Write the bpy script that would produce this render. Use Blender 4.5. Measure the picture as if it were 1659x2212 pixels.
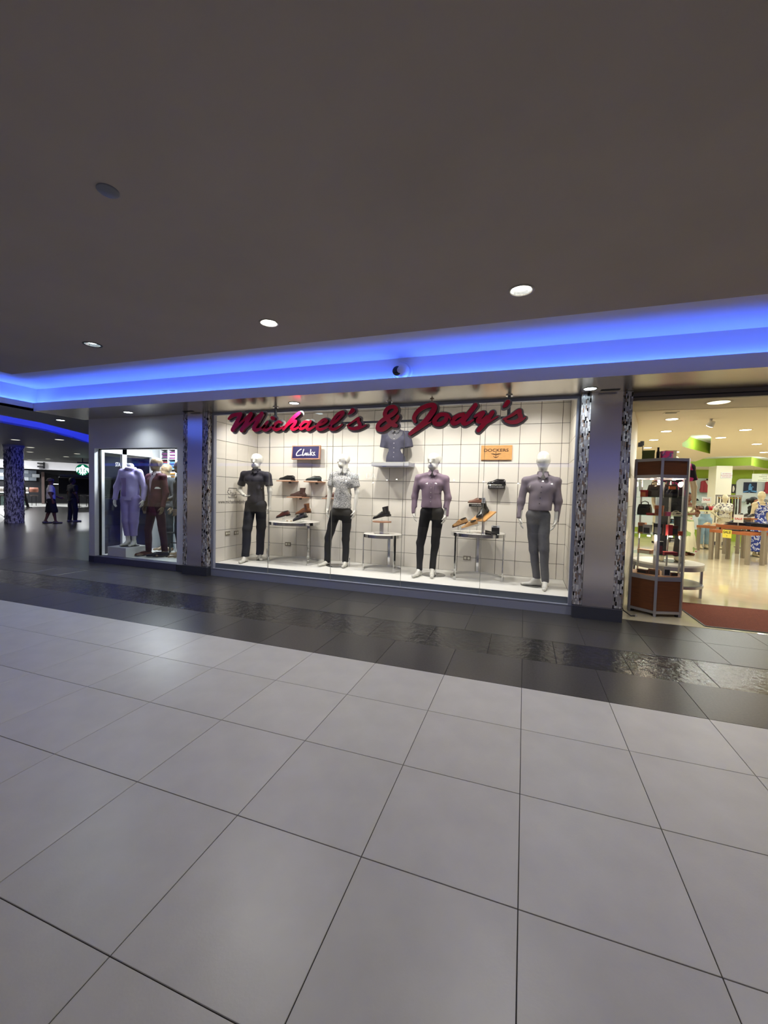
import bpy, bmesh, math, random
import numpy as np
from mathutils import Vector, Matrix
from mathutils.geometry import tessellate_polygon

for o in list(bpy.data.objects):
    bpy.data.objects.remove(o)
SC = bpy.context.scene
COL = SC.collection
random.seed(7)
PI = math.pi

# ------------------------------------------------------------------ camera
cam = bpy.data.cameras.new('camera')
camera = bpy.data.objects.new('camera', cam)
COL.objects.link(camera)
cam.sensor_fit = 'VERTICAL'
cam.sensor_height = 24.0
cam.lens = 886.03 / 2212 * 24.0
cam.clip_start = 0.05
cam.clip_end = 200
_r0 = Vector((0.9457, 0.3240, 0.0266)); _r2 = Vector((-0.3231, 0.9454, -0.0432))
_r2.normalize(); _r0 = (_r0 - _r2 * _r0.dot(_r2)).normalized(); _r1 = _r2.cross(_r0)
camera.matrix_world = Matrix(((_r0.x, -_r1.x, -_r2.x, -0.0343), (_r0.y, -_r1.y, -_r2.y, -3.2860),
                              (_r0.z, -_r1.z, -_r2.z, 1.4589), (0, 0, 0, 1)))
SC.camera = camera

# ------------------------------------------------------------------ world, exposure
W = bpy.data.worlds.new('world'); SC.world = W; W.use_nodes = True
W.node_tree.nodes['Background'].inputs[0].default_value = (0.75, 0.8, 1.0, 1)
W.node_tree.nodes['Background'].inputs[1].default_value = 0.045
SC.view_settings.view_transform = 'Standard'
SC.view_settings.look = 'None'
SC.view_settings.exposure = 0.14
SC.view_settings.gamma = 1.0
SC.view_settings.use_curve_mapping = False
SC.cycles.transparent_max_bounces = 24
SC.cycles.max_bounces = 8
SC.cycles.caustics_reflective = False
SC.cycles.caustics_refractive = False
SC.cycles.sample_clamp_indirect = 4.0

# light strengths in one place
P_DISPLAY = 56.0
P_CORR = 64.0
P_SOFF = 26.0         # soffit downlights
P_SHOP = 46.0         # ceiling lights inside the shop
P_BLUE = 72.0         # emission of the blue cove strips
P_LEFT = 58.0

# ------------------------------------------------------------------ materials
MATS = {}
def srgb(r, g, b):
    f = lambda c: (c / 255 / 12.92) if c / 255 <= 0.04045 else ((c / 255 + 0.055) / 1.055) ** 2.4
    return (f(r), f(g), f(b))

def M(name, col, rough=0.5, metal=0.0, noise=0.0, nscale=8.0, bump=0.0, bscale=60.0, rand=0.0, spec=0.5, coat=0.0, emit=0.0, aniso=None, detail=4.0, stretch=None):
    if name in MATS: return MATS[name]
    m = bpy.data.materials.new(name); m.use_nodes = True
    nt = m.node_tree; b = nt.nodes['Principled BSDF']
    c = srgb(*col)
    b.inputs['Base Color'].default_value = (*c, 1)
    b.inputs['Roughness'].default_value = rough
    b.inputs['Metallic'].default_value = metal
    b.inputs['Specular IOR Level'].default_value = spec
    b.inputs['Coat Weight'].default_value = coat
    tc = None
    def coords():
        nonlocal tc
        if tc is None:
            t = nt.nodes.new('ShaderNodeTexCoord'); tc = t.outputs['Object']
            if stretch:
                mp = nt.nodes.new('ShaderNodeMapping'); mp.inputs['Scale'].default_value = stretch
                nt.links.new(tc, mp.inputs[0]); tc = mp.outputs[0]
        return tc
    if noise or rand:
        hsv = nt.nodes.new('ShaderNodeHueSaturation'); hsv.inputs['Color'].default_value = (*c, 1)
        add = nt.nodes.new('ShaderNodeMath'); add.operation = 'ADD'; add.inputs[0].default_value = 1.0; add.inputs[1].default_value = 0.0
        last = None
        if noise:
            n = nt.nodes.new('ShaderNodeTexNoise'); n.inputs['Scale'].default_value = nscale; n.inputs['Detail'].default_value = detail
            nt.links.new(coords(), n.inputs['Vector'])
            mr = nt.nodes.new('ShaderNodeMapRange'); mr.inputs['From Min'].default_value = 0.3; mr.inputs['From Max'].default_value = 0.7
            mr.inputs['To Min'].default_value = 1 - noise; mr.inputs['To Max'].default_value = 1 + noise
            nt.links.new(n.outputs['Fac'], mr.inputs['Value']); nt.links.new(mr.outputs[0], add.inputs[0])
        if rand:
            oi = nt.nodes.new('ShaderNodeObjectInfo')
            mr = nt.nodes.new('ShaderNodeMapRange'); mr.inputs['To Min'].default_value = -rand; mr.inputs['To Max'].default_value = rand
            nt.links.new(oi.outputs['Random'], mr.inputs['Value']); nt.links.new(mr.outputs[0], add.inputs[1])
        nt.links.new(add.outputs[0], hsv.inputs['Value']); nt.links.new(hsv.outputs[0], b.inputs['Base Color'])
    if bump:
        n = nt.nodes.new('ShaderNodeTexNoise'); n.inputs['Scale'].default_value = bscale; n.inputs['Detail'].default_value = detail
        nt.links.new(coords(), n.inputs['Vector'])
        bp = nt.nodes.new('ShaderNodeBump'); bp.inputs['Strength'].default_value = bump; bp.inputs['Distance'].default_value = 0.01
        nt.links.new(n.outputs['Fac'], bp.inputs['Height']); nt.links.new(bp.outputs[0], b.inputs['Normal'])
    if emit:
        b.inputs['Emission Color'].default_value = (*c, 1); b.inputs['Emission Strength'].default_value = emit
    MATS[name] = m
    return m

def EM(name, col, s):
    if name in MATS: return MATS[name]
    m = bpy.data.materials.new(name); m.use_nodes = True; nt = m.node_tree
    nt.nodes.remove(nt.nodes['Principled BSDF'])
    e = nt.nodes.new('ShaderNodeEmission'); e.inputs[0].default_value = (*srgb(*col), 1); e.inputs[1].default_value = s
    nt.links.new(e.outputs[0], nt.nodes['Material Output'].inputs[0]); MATS[name] = m
    return m

def GLASS(name, tint=(1, 1, 1), ior=1.5, mul=1.0):
    if name in MATS: return MATS[name]
    m = bpy.data.materials.new(name); m.use_nodes = True; nt = m.node_tree
    nt.nodes.remove(nt.nodes['Principled BSDF'])
    t = nt.nodes.new('ShaderNodeBsdfTransparent'); t.inputs[0].default_value = (*tint, 1)
    g = nt.nodes.new('ShaderNodeBsdfGlossy'); g.inputs['Roughness'].default_value = 0.0
    fr = nt.nodes.new('ShaderNodeFresnel'); fr.inputs[0].default_value = ior
    mm = nt.nodes.new('ShaderNodeMath'); mm.operation = 'MULTIPLY'; mm.inputs[1].default_value = mul
    mx = nt.nodes.new('ShaderNodeMixShader')
    geo = nt.nodes.new('ShaderNodeNewGeometry'); inv = nt.nodes.new('ShaderNodeMath'); inv.operation = 'SUBTRACT'; inv.inputs[0].default_value = mul
    nt.links.new(geo.outputs['Backfacing'], inv.inputs[1]); inv.use_clamp = True; nt.links.new(inv.outputs[0], mm.inputs[1])
    nt.links.new(fr.outputs[0], mm.inputs[0]); nt.links.new(mm.outputs[0], mx.inputs[0])
    nt.links.new(t.outputs[0], mx.inputs[1]); nt.links.new(g.outputs[0], mx.inputs[2])
    nt.links.new(mx.outputs[0], nt.nodes['Material Output'].inputs[0]); MATS[name] = m
    return m

def PATTERN(name, cols, scale=30.0, kind='voronoi', rough=0.8, thresholds=None, stretch=(1, 1, 1), bump=0.0):
    """two or more colours broken up by a noise or voronoi pattern (prints on cloth)"""
    if name in MATS: return MATS[name]
    m = M(name, cols[0], rough); nt = m.node_tree; b = nt.nodes['Principled BSDF']
    t = nt.nodes.new('ShaderNodeTexCoord'); mp = nt.nodes.new('ShaderNodeMapping'); mp.inputs['Scale'].default_value = stretch
    nt.links.new(t.outputs['Object'], mp.inputs[0])
    if kind == 'voronoi':
        n = nt.nodes.new('ShaderNodeTexVoronoi'); out = n.outputs['Distance']
    elif kind == 'wave':
        n = nt.nodes.new('ShaderNodeTexWave'); out = n.outputs['Fac']; n.inputs['Distortion'].default_value = 0.0
    else:
        n = nt.nodes.new('ShaderNodeTexNoise'); out = n.outputs['Fac']; n.inputs['Detail'].default_value = 1.0
    n.inputs['Scale'].default_value = scale
    nt.links.new(mp.outputs[0], n.inputs['Vector'])
    r = nt.nodes.new('ShaderNodeValToRGB'); r.color_ramp.interpolation = 'CONSTANT' if kind != 'wave' else 'LINEAR'
    th = thresholds or [i / len(cols) for i in range(len(cols))]
    while len(r.color_ramp.elements) < len(cols): r.color_ramp.elements.new(0.5)
    for e, p, c in zip(r.color_ramp.elements, th, cols): e.position = p; e.color = (*srgb(*c), 1)
    nt.links.new(out, r.inputs[0]); nt.links.new(r.outputs[0], b.inputs['Base Color'])
    return m

# ------------------------------------------------------------------ mesh building
class MB:
    def __init__(s): s.v = []; s.f = []; s.mi = []; s.cur = 0
    def add(s, vs, fs):
        n = len(s.v); s.v += [tuple(p) for p in vs]; s.f += [tuple(i + n for i in f) for f in fs]; s.mi += [s.cur] * len(fs); return s
    def slot(s, i): s.cur = i; return s
    def box(s, x0, x1, y0, y1, z0, z1):
        return s.add([(x0, y0, z0), (x1, y0, z0), (x1, y1, z0), (x0, y1, z0), (x0, y0, z1), (x1, y0, z1), (x1, y1, z1), (x0, y1, z1)],
                     [(0, 3, 2, 1), (4, 5, 6, 7), (0, 1, 5, 4), (1, 2, 6, 5), (2, 3, 7, 6), (3, 0, 4, 7)])
    def obox(s, M4, sx, sy, sz):
        """oriented box: size sx, sy, sz, centred, in matrix M4"""
        h = [(a * sx / 2, b * sy / 2, c * sz / 2) for c in (-1, 1) for a, b in ((-1, -1), (1, -1), (1, 1), (-1, 1))]
        return s.add([M4 @ Vector(p) for p in h], [(0, 3, 2, 1), (4, 5, 6, 7), (0, 1, 5, 4), (1, 2, 6, 5), (2, 3, 7, 6), (3, 0, 4, 7)])
    def bar(s, a, b, w, d=None, up=(0, 0, 1)):
        a = Vector(a); b = Vector(b); t = (b - a); L = t.length; t.normalize()
        u = Vector(up)
        if abs(t.dot(u)) > .99: u = Vector((0, 1, 0))
        x = t.cross(u).normalized(); y = x.cross(t)
        m = Matrix((x, t, y)).transposed().to_4x4(); m.translation = (a + b) / 2
        return s.obox(m, w, L, d or w)
    def prism(s, poly, z0, z1):
        n = len(poly); a = sum(poly[i][0] * poly[(i + 1) % n][1] - poly[(i + 1) % n][0] * poly[i][1] for i in range(n))
        if a < 0: poly = poly[::-1]
        vs = [(x, y, z0) for x, y in poly] + [(x, y, z1) for x, y in poly]
        return s.add(vs, [tuple(range(n))[::-1], tuple(range(n, 2 * n))] + [(i, (i + 1) % n, n + (i + 1) % n, n + i) for i in range(n)])
    def prism_xz(s, poly, y0, y1):
        n = len(poly); a = sum(poly[i][0] * poly[(i + 1) % n][1] - poly[(i + 1) % n][0] * poly[i][1] for i in range(n))
        if a < 0: poly = poly[::-1]
        vs = [(x, y0, z) for x, z in poly] + [(x, y1, z) for x, z in poly]
        return s.add(vs, [tuple(range(n)), tuple(range(n, 2 * n))[::-1]] + [(n + i, n + (i + 1) % n, (i + 1) % n, i) for i in range(n)])
    def cyl(s, x, y, z0, z1, r, r2=None, n=24):
        r2 = r if r2 is None else r2
        vs = [(x + r * math.cos(2 * PI * i / n), y + r * math.sin(2 * PI * i / n), z0) for i in range(n)] + \
             [(x + r2 * math.cos(2 * PI * i / n), y + r2 * math.sin(2 * PI * i / n), z1) for i in range(n)]
        return s.add(vs, [tuple(range(n))[::-1], tuple(range(n, 2 * n))] + [(i, (i + 1) % n, n + (i + 1) % n, n + i) for i in range(n)])
    def lathe(s, x, y, prof, n=24, a0=0.0, a1=2 * PI, closed=True):
        """prof: list of (r, z)"""
        m = len(prof); k = n if closed else n + 1
        vs = [(x + r * math.cos(a0 + (a1 - a0) * i / n), y + r * math.sin(a0 + (a1 - a0) * i / n), z) for i in range(k) for r, z in prof]
        fs = []
        for i in range(n):
            j = (i + 1) % k
            for p in range(m - 1): fs.append((i * m + p, j * m + p, j * m + p + 1, i * m + p + 1))
        return s.add(vs, fs)
    def ring(s, x, y, z0, z1, r0, r1, n=40, a0=0.0, a1=2 * PI, closed=True):
        s.lathe(x, y, [(r0, z0), (r1, z0), (r1, z1), (r0, z1), (r0, z0)], n, a0, a1, closed)
        if not closed:
            for a, rev in ((a0, False), (a1, True)):
                q = [(x + r * math.cos(a), y + r * math.sin(a), z) for r, z in ((r0, z0), (r1, z0), (r1, z1), (r0, z1))]
                s.add(q, [(0, 1, 2, 3) if not rev else (3, 2, 1, 0)])
        return s
    def tube(s, pts, r, n=8, rs=None):
        pts = [Vector(p) for p in pts]; m = len(pts); base = len(s.v); vs = []
        ref = Vector((0, 0, 1))
        for i, p in enumerate(pts):
            t = (pts[min(i + 1, m - 1)] - pts[max(i - 1, 0)]).normalized()
            u = t.cross(ref)
            if u.length < .05: u = t.cross(Vector((1, 0, 0)))
            u.normalize(); w = t.cross(u)
            rr = rs[i] if rs else r
            vs += [p + (u * math.cos(2 * PI * k / n) + w * math.sin(2 * PI * k / n)) * rr for k in range(n)]
        fs = [(i * n + k, i * n + (k + 1) % n, (i + 1) * n + (k + 1) % n, (i + 1) * n + k) for i in range(m - 1) for k in range(n)]
        fs += [tuple(range(n))[::-1], tuple(range((m - 1) * n, m * n))]
        return s.add(vs, fs)
    def loft(s, secs, cap=True):
        n = len(secs[0]); vs = [p for q in secs for p in q]
        fs = [(i * n + k, i * n + (k + 1) % n, (i + 1) * n + (k + 1) % n, (i + 1) * n + k) for i in range(len(secs) - 1) for k in range(n)]
        if cap: fs += [tuple(range(n))[::-1], tuple(range((len(secs) - 1) * n, len(secs) * n))]
        return s.add(vs, fs)
    def mesh(s, name, mats, smooth=False):
        me = bpy.data.meshes.new(name); me.from_pydata(s.v, [], s.f)
        for m in (mats if isinstance(mats, (list, tuple)) else [mats]): me.materials.append(m)
        if any(s.mi): me.polygons.foreach_set('material_index', s.mi)
        if smooth:
            me.polygons.foreach_set('use_smooth', [True] * len(me.polygons))
            if smooth != 'all':
                try: me.set_sharp_from_angle(angle=math.radians(38))
                except Exception: pass
        me.update()
        return me
    def build(s, name, mats, parent=None, smooth=False, loc=None, rz=0.0, rot=None):
        return link(name, s.mesh(name, mats, smooth), parent, loc, rz, rot)

def link(name, me, parent=None, loc=None, rz=0.0, rot=None):
    o = bpy.data.objects.new(name, me); COL.objects.link(o)
    if parent: o.parent = parent
    if loc is not None: o.location = loc
    if rot is not None: o.rotation_euler = rot
    elif rz: o.rotation_euler = (0, 0, rz)
    return o

def tag(o, label=None, cat=None, group=None, kind=None):
    if label: o['label'] = label
    if cat: o['category'] = cat
    if group: o['group'] = group
    if kind: o['kind'] = kind
    return o

def thing(name, label, cat, loc=(0, 0, 0), rz=0.0, group=None, kind=None):
    o = bpy.data.objects.new(name, None); COL.objects.link(o); o.location = loc; o.rotation_euler = (0, 0, rz); o.empty_display_size = .1
    return tag(o, label, cat, group, kind)

def struct(name, loc=(0, 0, 0), label=None):
    o = bpy.data.objects.new(name, None); COL.objects.link(o); o.location = loc; o['kind'] = 'structure'
    if label: o['label'] = label
    return o

def copy_tree(o, parent=None):
    c = o.copy(); COL.objects.link(c)
    if parent is not None: c.parent = parent
    for ch in list(o.children): copy_tree(ch, c)
    return c

def bevel_mesh(me, w=0.01, seg=2):
    bm = bmesh.new(); bm.from_mesh(me)
    bmesh.ops.remove_doubles(bm, verts=bm.verts, dist=1e-5)
    bmesh.ops.bevel(bm, geom=list(bm.edges), offset=w, segments=seg, affect='EDGES', profile=.5)
    bm.to_mesh(me); bm.free(); return me

def light(name, kind, loc, power, parent=None, col=(1, 1, 1), size=.1, rot=(0, 0, 0), spot=2.0, blend=.6, sy=None, spread=None):
    l = bpy.data.lights.new(name, kind); l.energy = power; l.color = col
    if kind == 'AREA':
        l.shape = 'DISK' if sy is None else 'RECTANGLE'; l.size = size
        if sy: l.size_y = sy
        if spread: l.spread = spread
    else: l.shadow_soft_size = size
    if kind == 'SPOT': l.spot_size = spot; l.spot_blend = blend
    o = bpy.data.objects.new(name, l); COL.objects.link(o); o.location = loc; o.rotation_euler = rot
    if parent: o.parent = parent
    return o

_txt = {}
def text_mesh(s, size=.1, depth=.003, align='CENTER', bold=0.0, sx=1.0, shear=0.0, spacing=1.0):
    """flat lettering as a mesh in the XZ plane facing -Y, centred on the origin"""
    key = (s, size, depth, align, bold, sx, shear, spacing)
    if key in _txt: return _txt[key]
    c = bpy.data.curves.new('lettering', 'FONT'); c.body = s; c.size = size; c.extrude = depth / 2; c.offset = bold; c.shear = shear; c.space_character = spacing
    c.align_x = align; c.align_y = 'CENTER'; c.resolution_u = 3
    o = bpy.data.objects.new('lettering', c); COL.objects.link(o)
    dg = bpy.context.evaluated_depsgraph_get()
    me = bpy.data.meshes.new_from_object(o.evaluated_get(dg))
    bpy.data.objects.remove(o)
    me.transform(Matrix.Rotation(PI / 2, 4, 'X') @ Matrix.Diagonal((sx, 1, 1, 1)))
    _txt[key] = me
    return me

def lettering(s, mat, parent, loc, size=.1, rz=0.0, rot=None, **k):
    me = text_mesh(s, size, **k).copy(); me.materials.clear(); me.materials.append(mat)
    return link('lettering', me, parent, loc, rz, rot)

def catmull(pts, k=6):
    P = [np.array(p, float) for p in pts]
    if len(P) == 2: return [P[0] + (P[1] - P[0]) * i / k for i in range(k + 1)]
    P = [2 * P[0] - P[1]] + P + [2 * P[-1] - P[-2]]; out = []
    for i in range(1, len(P) - 2):
        for j in range(k):
            t = j / k
            out.append(.5 * (2 * P[i] + (P[i + 1] - P[i - 1]) * t + (2 * P[i - 1] - 5 * P[i] + 4 * P[i + 1] - P[i + 2]) * t * t + (3 * P[i] - P[i - 1] - 3 * P[i + 1] + P[i + 2]) * t ** 3))
    out.append(P[-2]); return out

def stroke(mb, pts, y0, y1, grow=0.0, k=5):
    """a brush stroke (x, z, half width) as a solid between y0 (front) and y1; slot 0 face, slot 1 sides"""
    q = catmull(pts, k); n = len(q); L = []; Rr = []
    for i, p in enumerate(q):
        d = (q[min(i + 1, n - 1)] - q[max(i - 1, 0)])[:2]; d = d / (np.hypot(*d) + 1e-9)
        w = max(p[2], .002) + grow; nrm = np.array((-d[1], d[0]))
        L.append(p[:2] + nrm * w); Rr.append(p[:2] - nrm * w)
    def cap(p, d, w):
        a0 = math.atan2(d[1], d[0]); return [p[:2] + w * np.array((math.cos(a0 + a), math.sin(a0 + a))) for a in np.linspace(PI / 2, -PI / 2, 7)[1:-1]]
    de = (q[-1] - q[-2])[:2]; ds = (q[0] - q[1])[:2]
    ce = cap(q[-1], de, max(q[-1][2], .002) + grow); cs = cap(q[0], ds, max(q[0][2], .002) + grow)
    # faces: quads along the ribbon plus end fans
    base = []
    for i in range(n - 1): base.append([L[i], Rr[i], Rr[i + 1], L[i + 1]])
    base.append([L[-1]] + ce + [Rr[-1]]); base.append([Rr[0]] + cs + [L[0]])
    for poly in base:
        a = sum(poly[i][0] * poly[(i + 1) % len(poly)][1] - poly[(i + 1) % len(poly)][0] * poly[i][1] for i in range(len(poly)))
        if a < 0: poly = poly[::-1]
        m = len(poly)
        mb.slot(0).add([(p[0], y0, p[1]) for p in poly], [tuple(range(m))])
        mb.slot(1).add([(p[0], y1, p[1]) for p in poly], [tuple(range(m))[::-1]])
    loop = L + ce + Rr[::-1] + cs; m = len(loop)
    vs = [(p[0], y0, p[1]) for p in loop] + [(p[0], y1, p[1]) for p in loop]
    a = sum(loop[i][0] * loop[(i + 1) % m][1] - loop[(i + 1) % m][0] * loop[i][1] for i in range(m))
    fs = [(i, m + i, m + (i + 1) % m, (i + 1) % m) if a > 0 else ((i + 1) % m, m + (i + 1) % m, m + i, i) for i in range(m)]
    mb.slot(1).add(vs, fs)

def strokes_solid(mb, strokes, y0, y1, grow=0.0, res=.005):
    """one clean solid for all strokes of a letter: union of round brush marks, contoured on a fine grid"""
    seg = []
    for s in strokes:
        q = catmull(s, 5); seg += [(q[i], q[i + 1]) for i in range(len(q) - 1)]
    lo = np.array([min(min(a[0], b[0]) for a, b in seg), min(min(a[1], b[1]) for a, b in seg)]); hi = np.array([max(max(a[0], b[0]) for a, b in seg), max(max(a[1], b[1]) for a, b in seg)])
    w = max(max(a[2], b[2]) for a, b in seg) + grow + 2 * res; lo -= w; hi += w
    n = np.ceil((hi - lo) / res).astype(int) + 1
    X, Z = np.meshgrid(lo[0] + res * np.arange(n[0]), lo[1] + res * np.arange(n[1]), indexing='ij'); F = np.full(X.shape, 1.0)
    for a, b in seg:
        d = b[:2] - a[:2]; dd = max(d @ d, 1e-10); t = np.clip(((X - a[0]) * d[0] + (Z - a[1]) * d[1]) / dd, 0, 1)
        F = np.minimum(F, np.hypot(X - a[0] - t * d[0], Z - a[1] - t * d[1]) - (max(a[2], .002) + (max(b[2], .002) - max(a[2], .002)) * t + grow))
    S = F < 0
    c = S[:-1, :-1].astype(int) + S[1:, :-1] + S[1:, 1:] + S[:-1, 1:]
    for i, j in np.argwhere(c > 0):
        cs = ((i, j), (i + 1, j), (i + 1, j + 1), (i, j + 1)); poly = []; cut = []
        for k in range(4):
            p, q = cs[k], cs[(k + 1) % 4]; fp, fq = F[p], F[q]
            if fp < 0: poly.append((X[p], Z[p]))
            if (fp < 0) != (fq < 0):
                t = fp / (fp - fq); e = (X[p] + (X[q] - X[p]) * t, Z[p] + (Z[q] - Z[p]) * t); poly.append(e); cut.append((fp < 0, e))
        m = len(poly)
        if m < 3: continue
        mb.slot(0).add([(x, y0, z) for x, z in poly], [tuple(range(m))]); mb.slot(1).add([(x, y1, z) for x, z in poly], [tuple(range(m))[::-1]])
        for k in range(len(cut)):
            if cut[k][0]:
                A, B_ = cut[k][1], cut[(k + 1) % len(cut)][1]
                mb.slot(1).add([(A[0], y0, A[1]), (A[0], y1, A[1]), (B_[0], y1, B_[1]), (B_[0], y0, B_[1])], [(0, 1, 2, 3)])

# ------------------------------------------------------------------ implicit bodies (smooth union of tapered capsules)
def sdf_mesh(name, prims, mats, h=.011, k=.03, fold=None, cut=None):
    """prims: (a, b, ra, rb[, (sx, sy, sz)])"""
    lo = np.array([1e9] * 3); hi = -lo
    for p in prims:
        s = np.array(p[4] if len(p) > 4 else (1, 1, 1), float)
        for c, r in ((p[0], p[2]), (p[1], p[3])):
            lo = np.minimum(lo, np.array(c) - r * s); hi = np.maximum(hi, np.array(c) + r * s)
    lo -= 3 * h; hi += 3 * h
    n = np.ceil((hi - lo) / h).astype(int) + 1
    F = np.full(n, .2, np.float32)
    ax = [lo[i] + h * np.arange(n[i]) for i in range(3)]
    for p in prims:
        a, b = np.array(p[0], float), np.array(p[1], float); ra, rb = p[2], p[3]
        s = np.array(p[4] if len(p) > 4 else (1, 1, 1), float)
        m = max(ra, rb) * s + k + 2 * h
        i0 = np.maximum(((np.minimum(a, b) - m - lo) / h).astype(int), 0); i1 = np.minimum(((np.maximum(a, b) + m - lo) / h).astype(int) + 2, n)
        X, Yy, Zz = np.meshgrid(*[ax[i][i0[i]:i1[i]] for i in range(3)], indexing='ij')
        Q = np.stack([X / s[0], Yy / s[1], Zz / s[2]], -1); A = a / s; D = b / s - A; dd = max(D @ D, 1e-9)
        t = np.clip(((Q - A) @ D) / dd, 0, 1)
        d = (np.linalg.norm(Q - A - t[..., None] * D, axis=-1) - (ra + (rb - ra) * t)) * s.min()
        sl = tuple(slice(i0[i], i1[i]) for i in range(3)); g = F[sl]
        hh = np.clip(.5 + .5 * (g - d) / k, 0, 1)
        F[sl] = g * (1 - hh) + d * hh - k * hh * (1 - hh)
    if fold is not None or cut is not None:
        X, Yy, Zz = np.meshgrid(*ax, indexing='ij')
        if fold is not None: F = F + fold(X, Yy, Zz)
        if cut is not None: F = np.maximum(F, cut(X, Yy, Zz))
    return surface_nets(name, F, lo, h, mats)

def surface_nets(name, F, lo, h, mats):
    S = F < 0; n = np.array(F.shape)
    c = np.zeros(n - 1, int)
    offs = [(i, j, k) for i in (0, 1) for j in (0, 1) for k in (0, 1)]
    sub = lambda A, o: A[o[0]:o[0] + n[0] - 1, o[1]:o[1] + n[1] - 1, o[2]:o[2] + n[2] - 1]
    for o in offs: c += sub(S, o)
    mask = (c > 0) & (c < 8); I = np.argwhere(mask)
    idx = np.full(n - 1, -1); idx[mask] = np.arange(len(I))
    acc = np.zeros((len(I), 3)); cnt = np.zeros(len(I))
    val = {o: F[I[:, 0] + o[0], I[:, 1] + o[1], I[:, 2] + o[2]] for o in offs}
    for o in offs:
        for a in range(3):
            if o[a]: continue
            q = list(o); q[a] = 1; q = tuple(q); u, v = val[o], val[q]; m = (u < 0) != (v < 0)
            t = np.where(m, u / np.where(m, u - v, 1), 0)
            p = np.tile(np.array(o, float), (len(I), 1)); p[:, a] += t
            acc += p * m[:, None]; cnt += m
    V = lo + h * (I + acc / cnt[:, None])
    fs = []
    for a in range(3):
        b, d = (a + 1) % 3, (a + 2) % 3
        sl0 = [slice(1, n[i] - 1) for i in range(3)]; sl1 = list(sl0)
        sl0[a] = slice(0, n[a] - 1); sl1[a] = slice(1, n[a])
        s0, s1 = S[tuple(sl0)], S[tuple(sl1)]
        E = np.argwhere(s0 != s1); off = np.ones(3, int); off[a] = 0; E = E + off
        inside = S[E[:, 0], E[:, 1], E[:, 2]]
        def cell(db, dd_):
            e = E.copy(); e[:, b] -= db; e[:, d] -= dd_; return idx[e[:, 0], e[:, 1], e[:, 2]]
        q = np.stack([cell(1, 1), cell(0, 1), cell(0, 0), cell(1, 0)], 1)
        q[~inside] = q[~inside][:, ::-1]
        fs.append(q)
    Fq = np.concatenate(fs)
    me = bpy.data.meshes.new(name); me.from_pydata(V.tolist(), [], Fq.tolist())
    for m in (mats if isinstance(mats, (list, tuple)) else [mats]): me.materials.append(m)
    me.polygons.foreach_set('use_smooth', [True] * len(me.polygons)); me.update()
    return me

def lerp(a, b, t): return tuple(a[i] + (b[i] - a[i]) * t for i in range(3))
def addv(a, b): return tuple(a[i] + b[i] for i in range(3))
# ------------------------------------------------------------------ figures
from mathutils.bvhtree import BVHTree

def skeleton(H=1.8, sw=.40, stance=.2, arm=.06, step=0.0):
    """default standing joints for a figure of height H, facing -Y (l / r as the viewer sees them)"""
    s = H / 1.86
    J = dict(top=(0, 0, 1.86), head=(0, 0, 1.74), chin=(0, -.02, 1.62), neck=(0, 0.01, 1.57),
             shl=(-sw / 2, 0, 1.50), shr=(sw / 2, 0, 1.50), ell=(-sw / 2 - arm, .02, 1.20), elr=(sw / 2 + arm, .02, 1.20),
             wrl=(-sw / 2 - arm, -.05, .95), wrr=(sw / 2 + arm, -.05, .95), hnl=(-sw / 2 - arm + .01, -.08, .79), hnr=(sw / 2 + arm - .01, -.08, .79),
             wal=(-.14, 0, 1.10), war=(.14, 0, 1.10), hpl=(-.09, 0, .96), hpr=(.09, 0, .96),
             knl=(-stance / 2 - .01, -.01 - step * .5, .51), knr=(stance / 2 + .01, -.01 + step * .4, .51),
             anl=(-stance / 2, .02 - step, .09), anr=(stance / 2, .02 + step, .09 + abs(step) * .15),
             toel=(-stance / 2 - .03, -.17 - step, .03), toer=(stance / 2 + .03, -.17 + step, .03))
    return {k: (v[0] * s, v[1] * s, v[2] * s) for k, v in J.items()}

def v3(*a): return np.array(a, float)

def hand_prims(wr, hn, side, R=.0085, curl=.35):
    wr, hn = v3(*wr), v3(*hn); d = hn - wr; L = np.linalg.norm(d); d /= L; L = max(L, .14)
    fwd = v3(0, -1, 0) - d * (-d[1]); fwd /= np.linalg.norm(fwd) + 1e-9
    inn = np.cross(d, fwd); inn /= np.linalg.norm(inn) + 1e-9
    if inn[0] * side > 0: inn = -inn
    P = []
    palm = wr + d * L * .5
    P.append((wr - d * .02, wr + d * .02, .027, .026))
    for o in (-.026, -.009, .009, .026): P.append((wr + d * .015 + fwd * o * .6, palm + fwd * o, .017, .014))
    for o, ln in ((.028, .40), (.010, .46), (-.009, .43), (-.027, .34)):
        a = palm + fwd * o; b = a + d * L * ln * .55 + inn * .008; c = b + d * L * ln * .5 + inn * (.03 * curl + .012)
        P.append((a, b, R + .001, R)); P.append((b, c, R, R - .0015))
    t0 = wr + d * L * .18 + fwd * .025; t1 = t0 + d * L * .22 + fwd * .028 + inn * .012; t2 = t1 + d * L * .17 + fwd * .006 + inn * .014
    P.append((t0, t1, .013, .010)); P.append((t1, t2, .010, .008))
    return P

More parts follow.
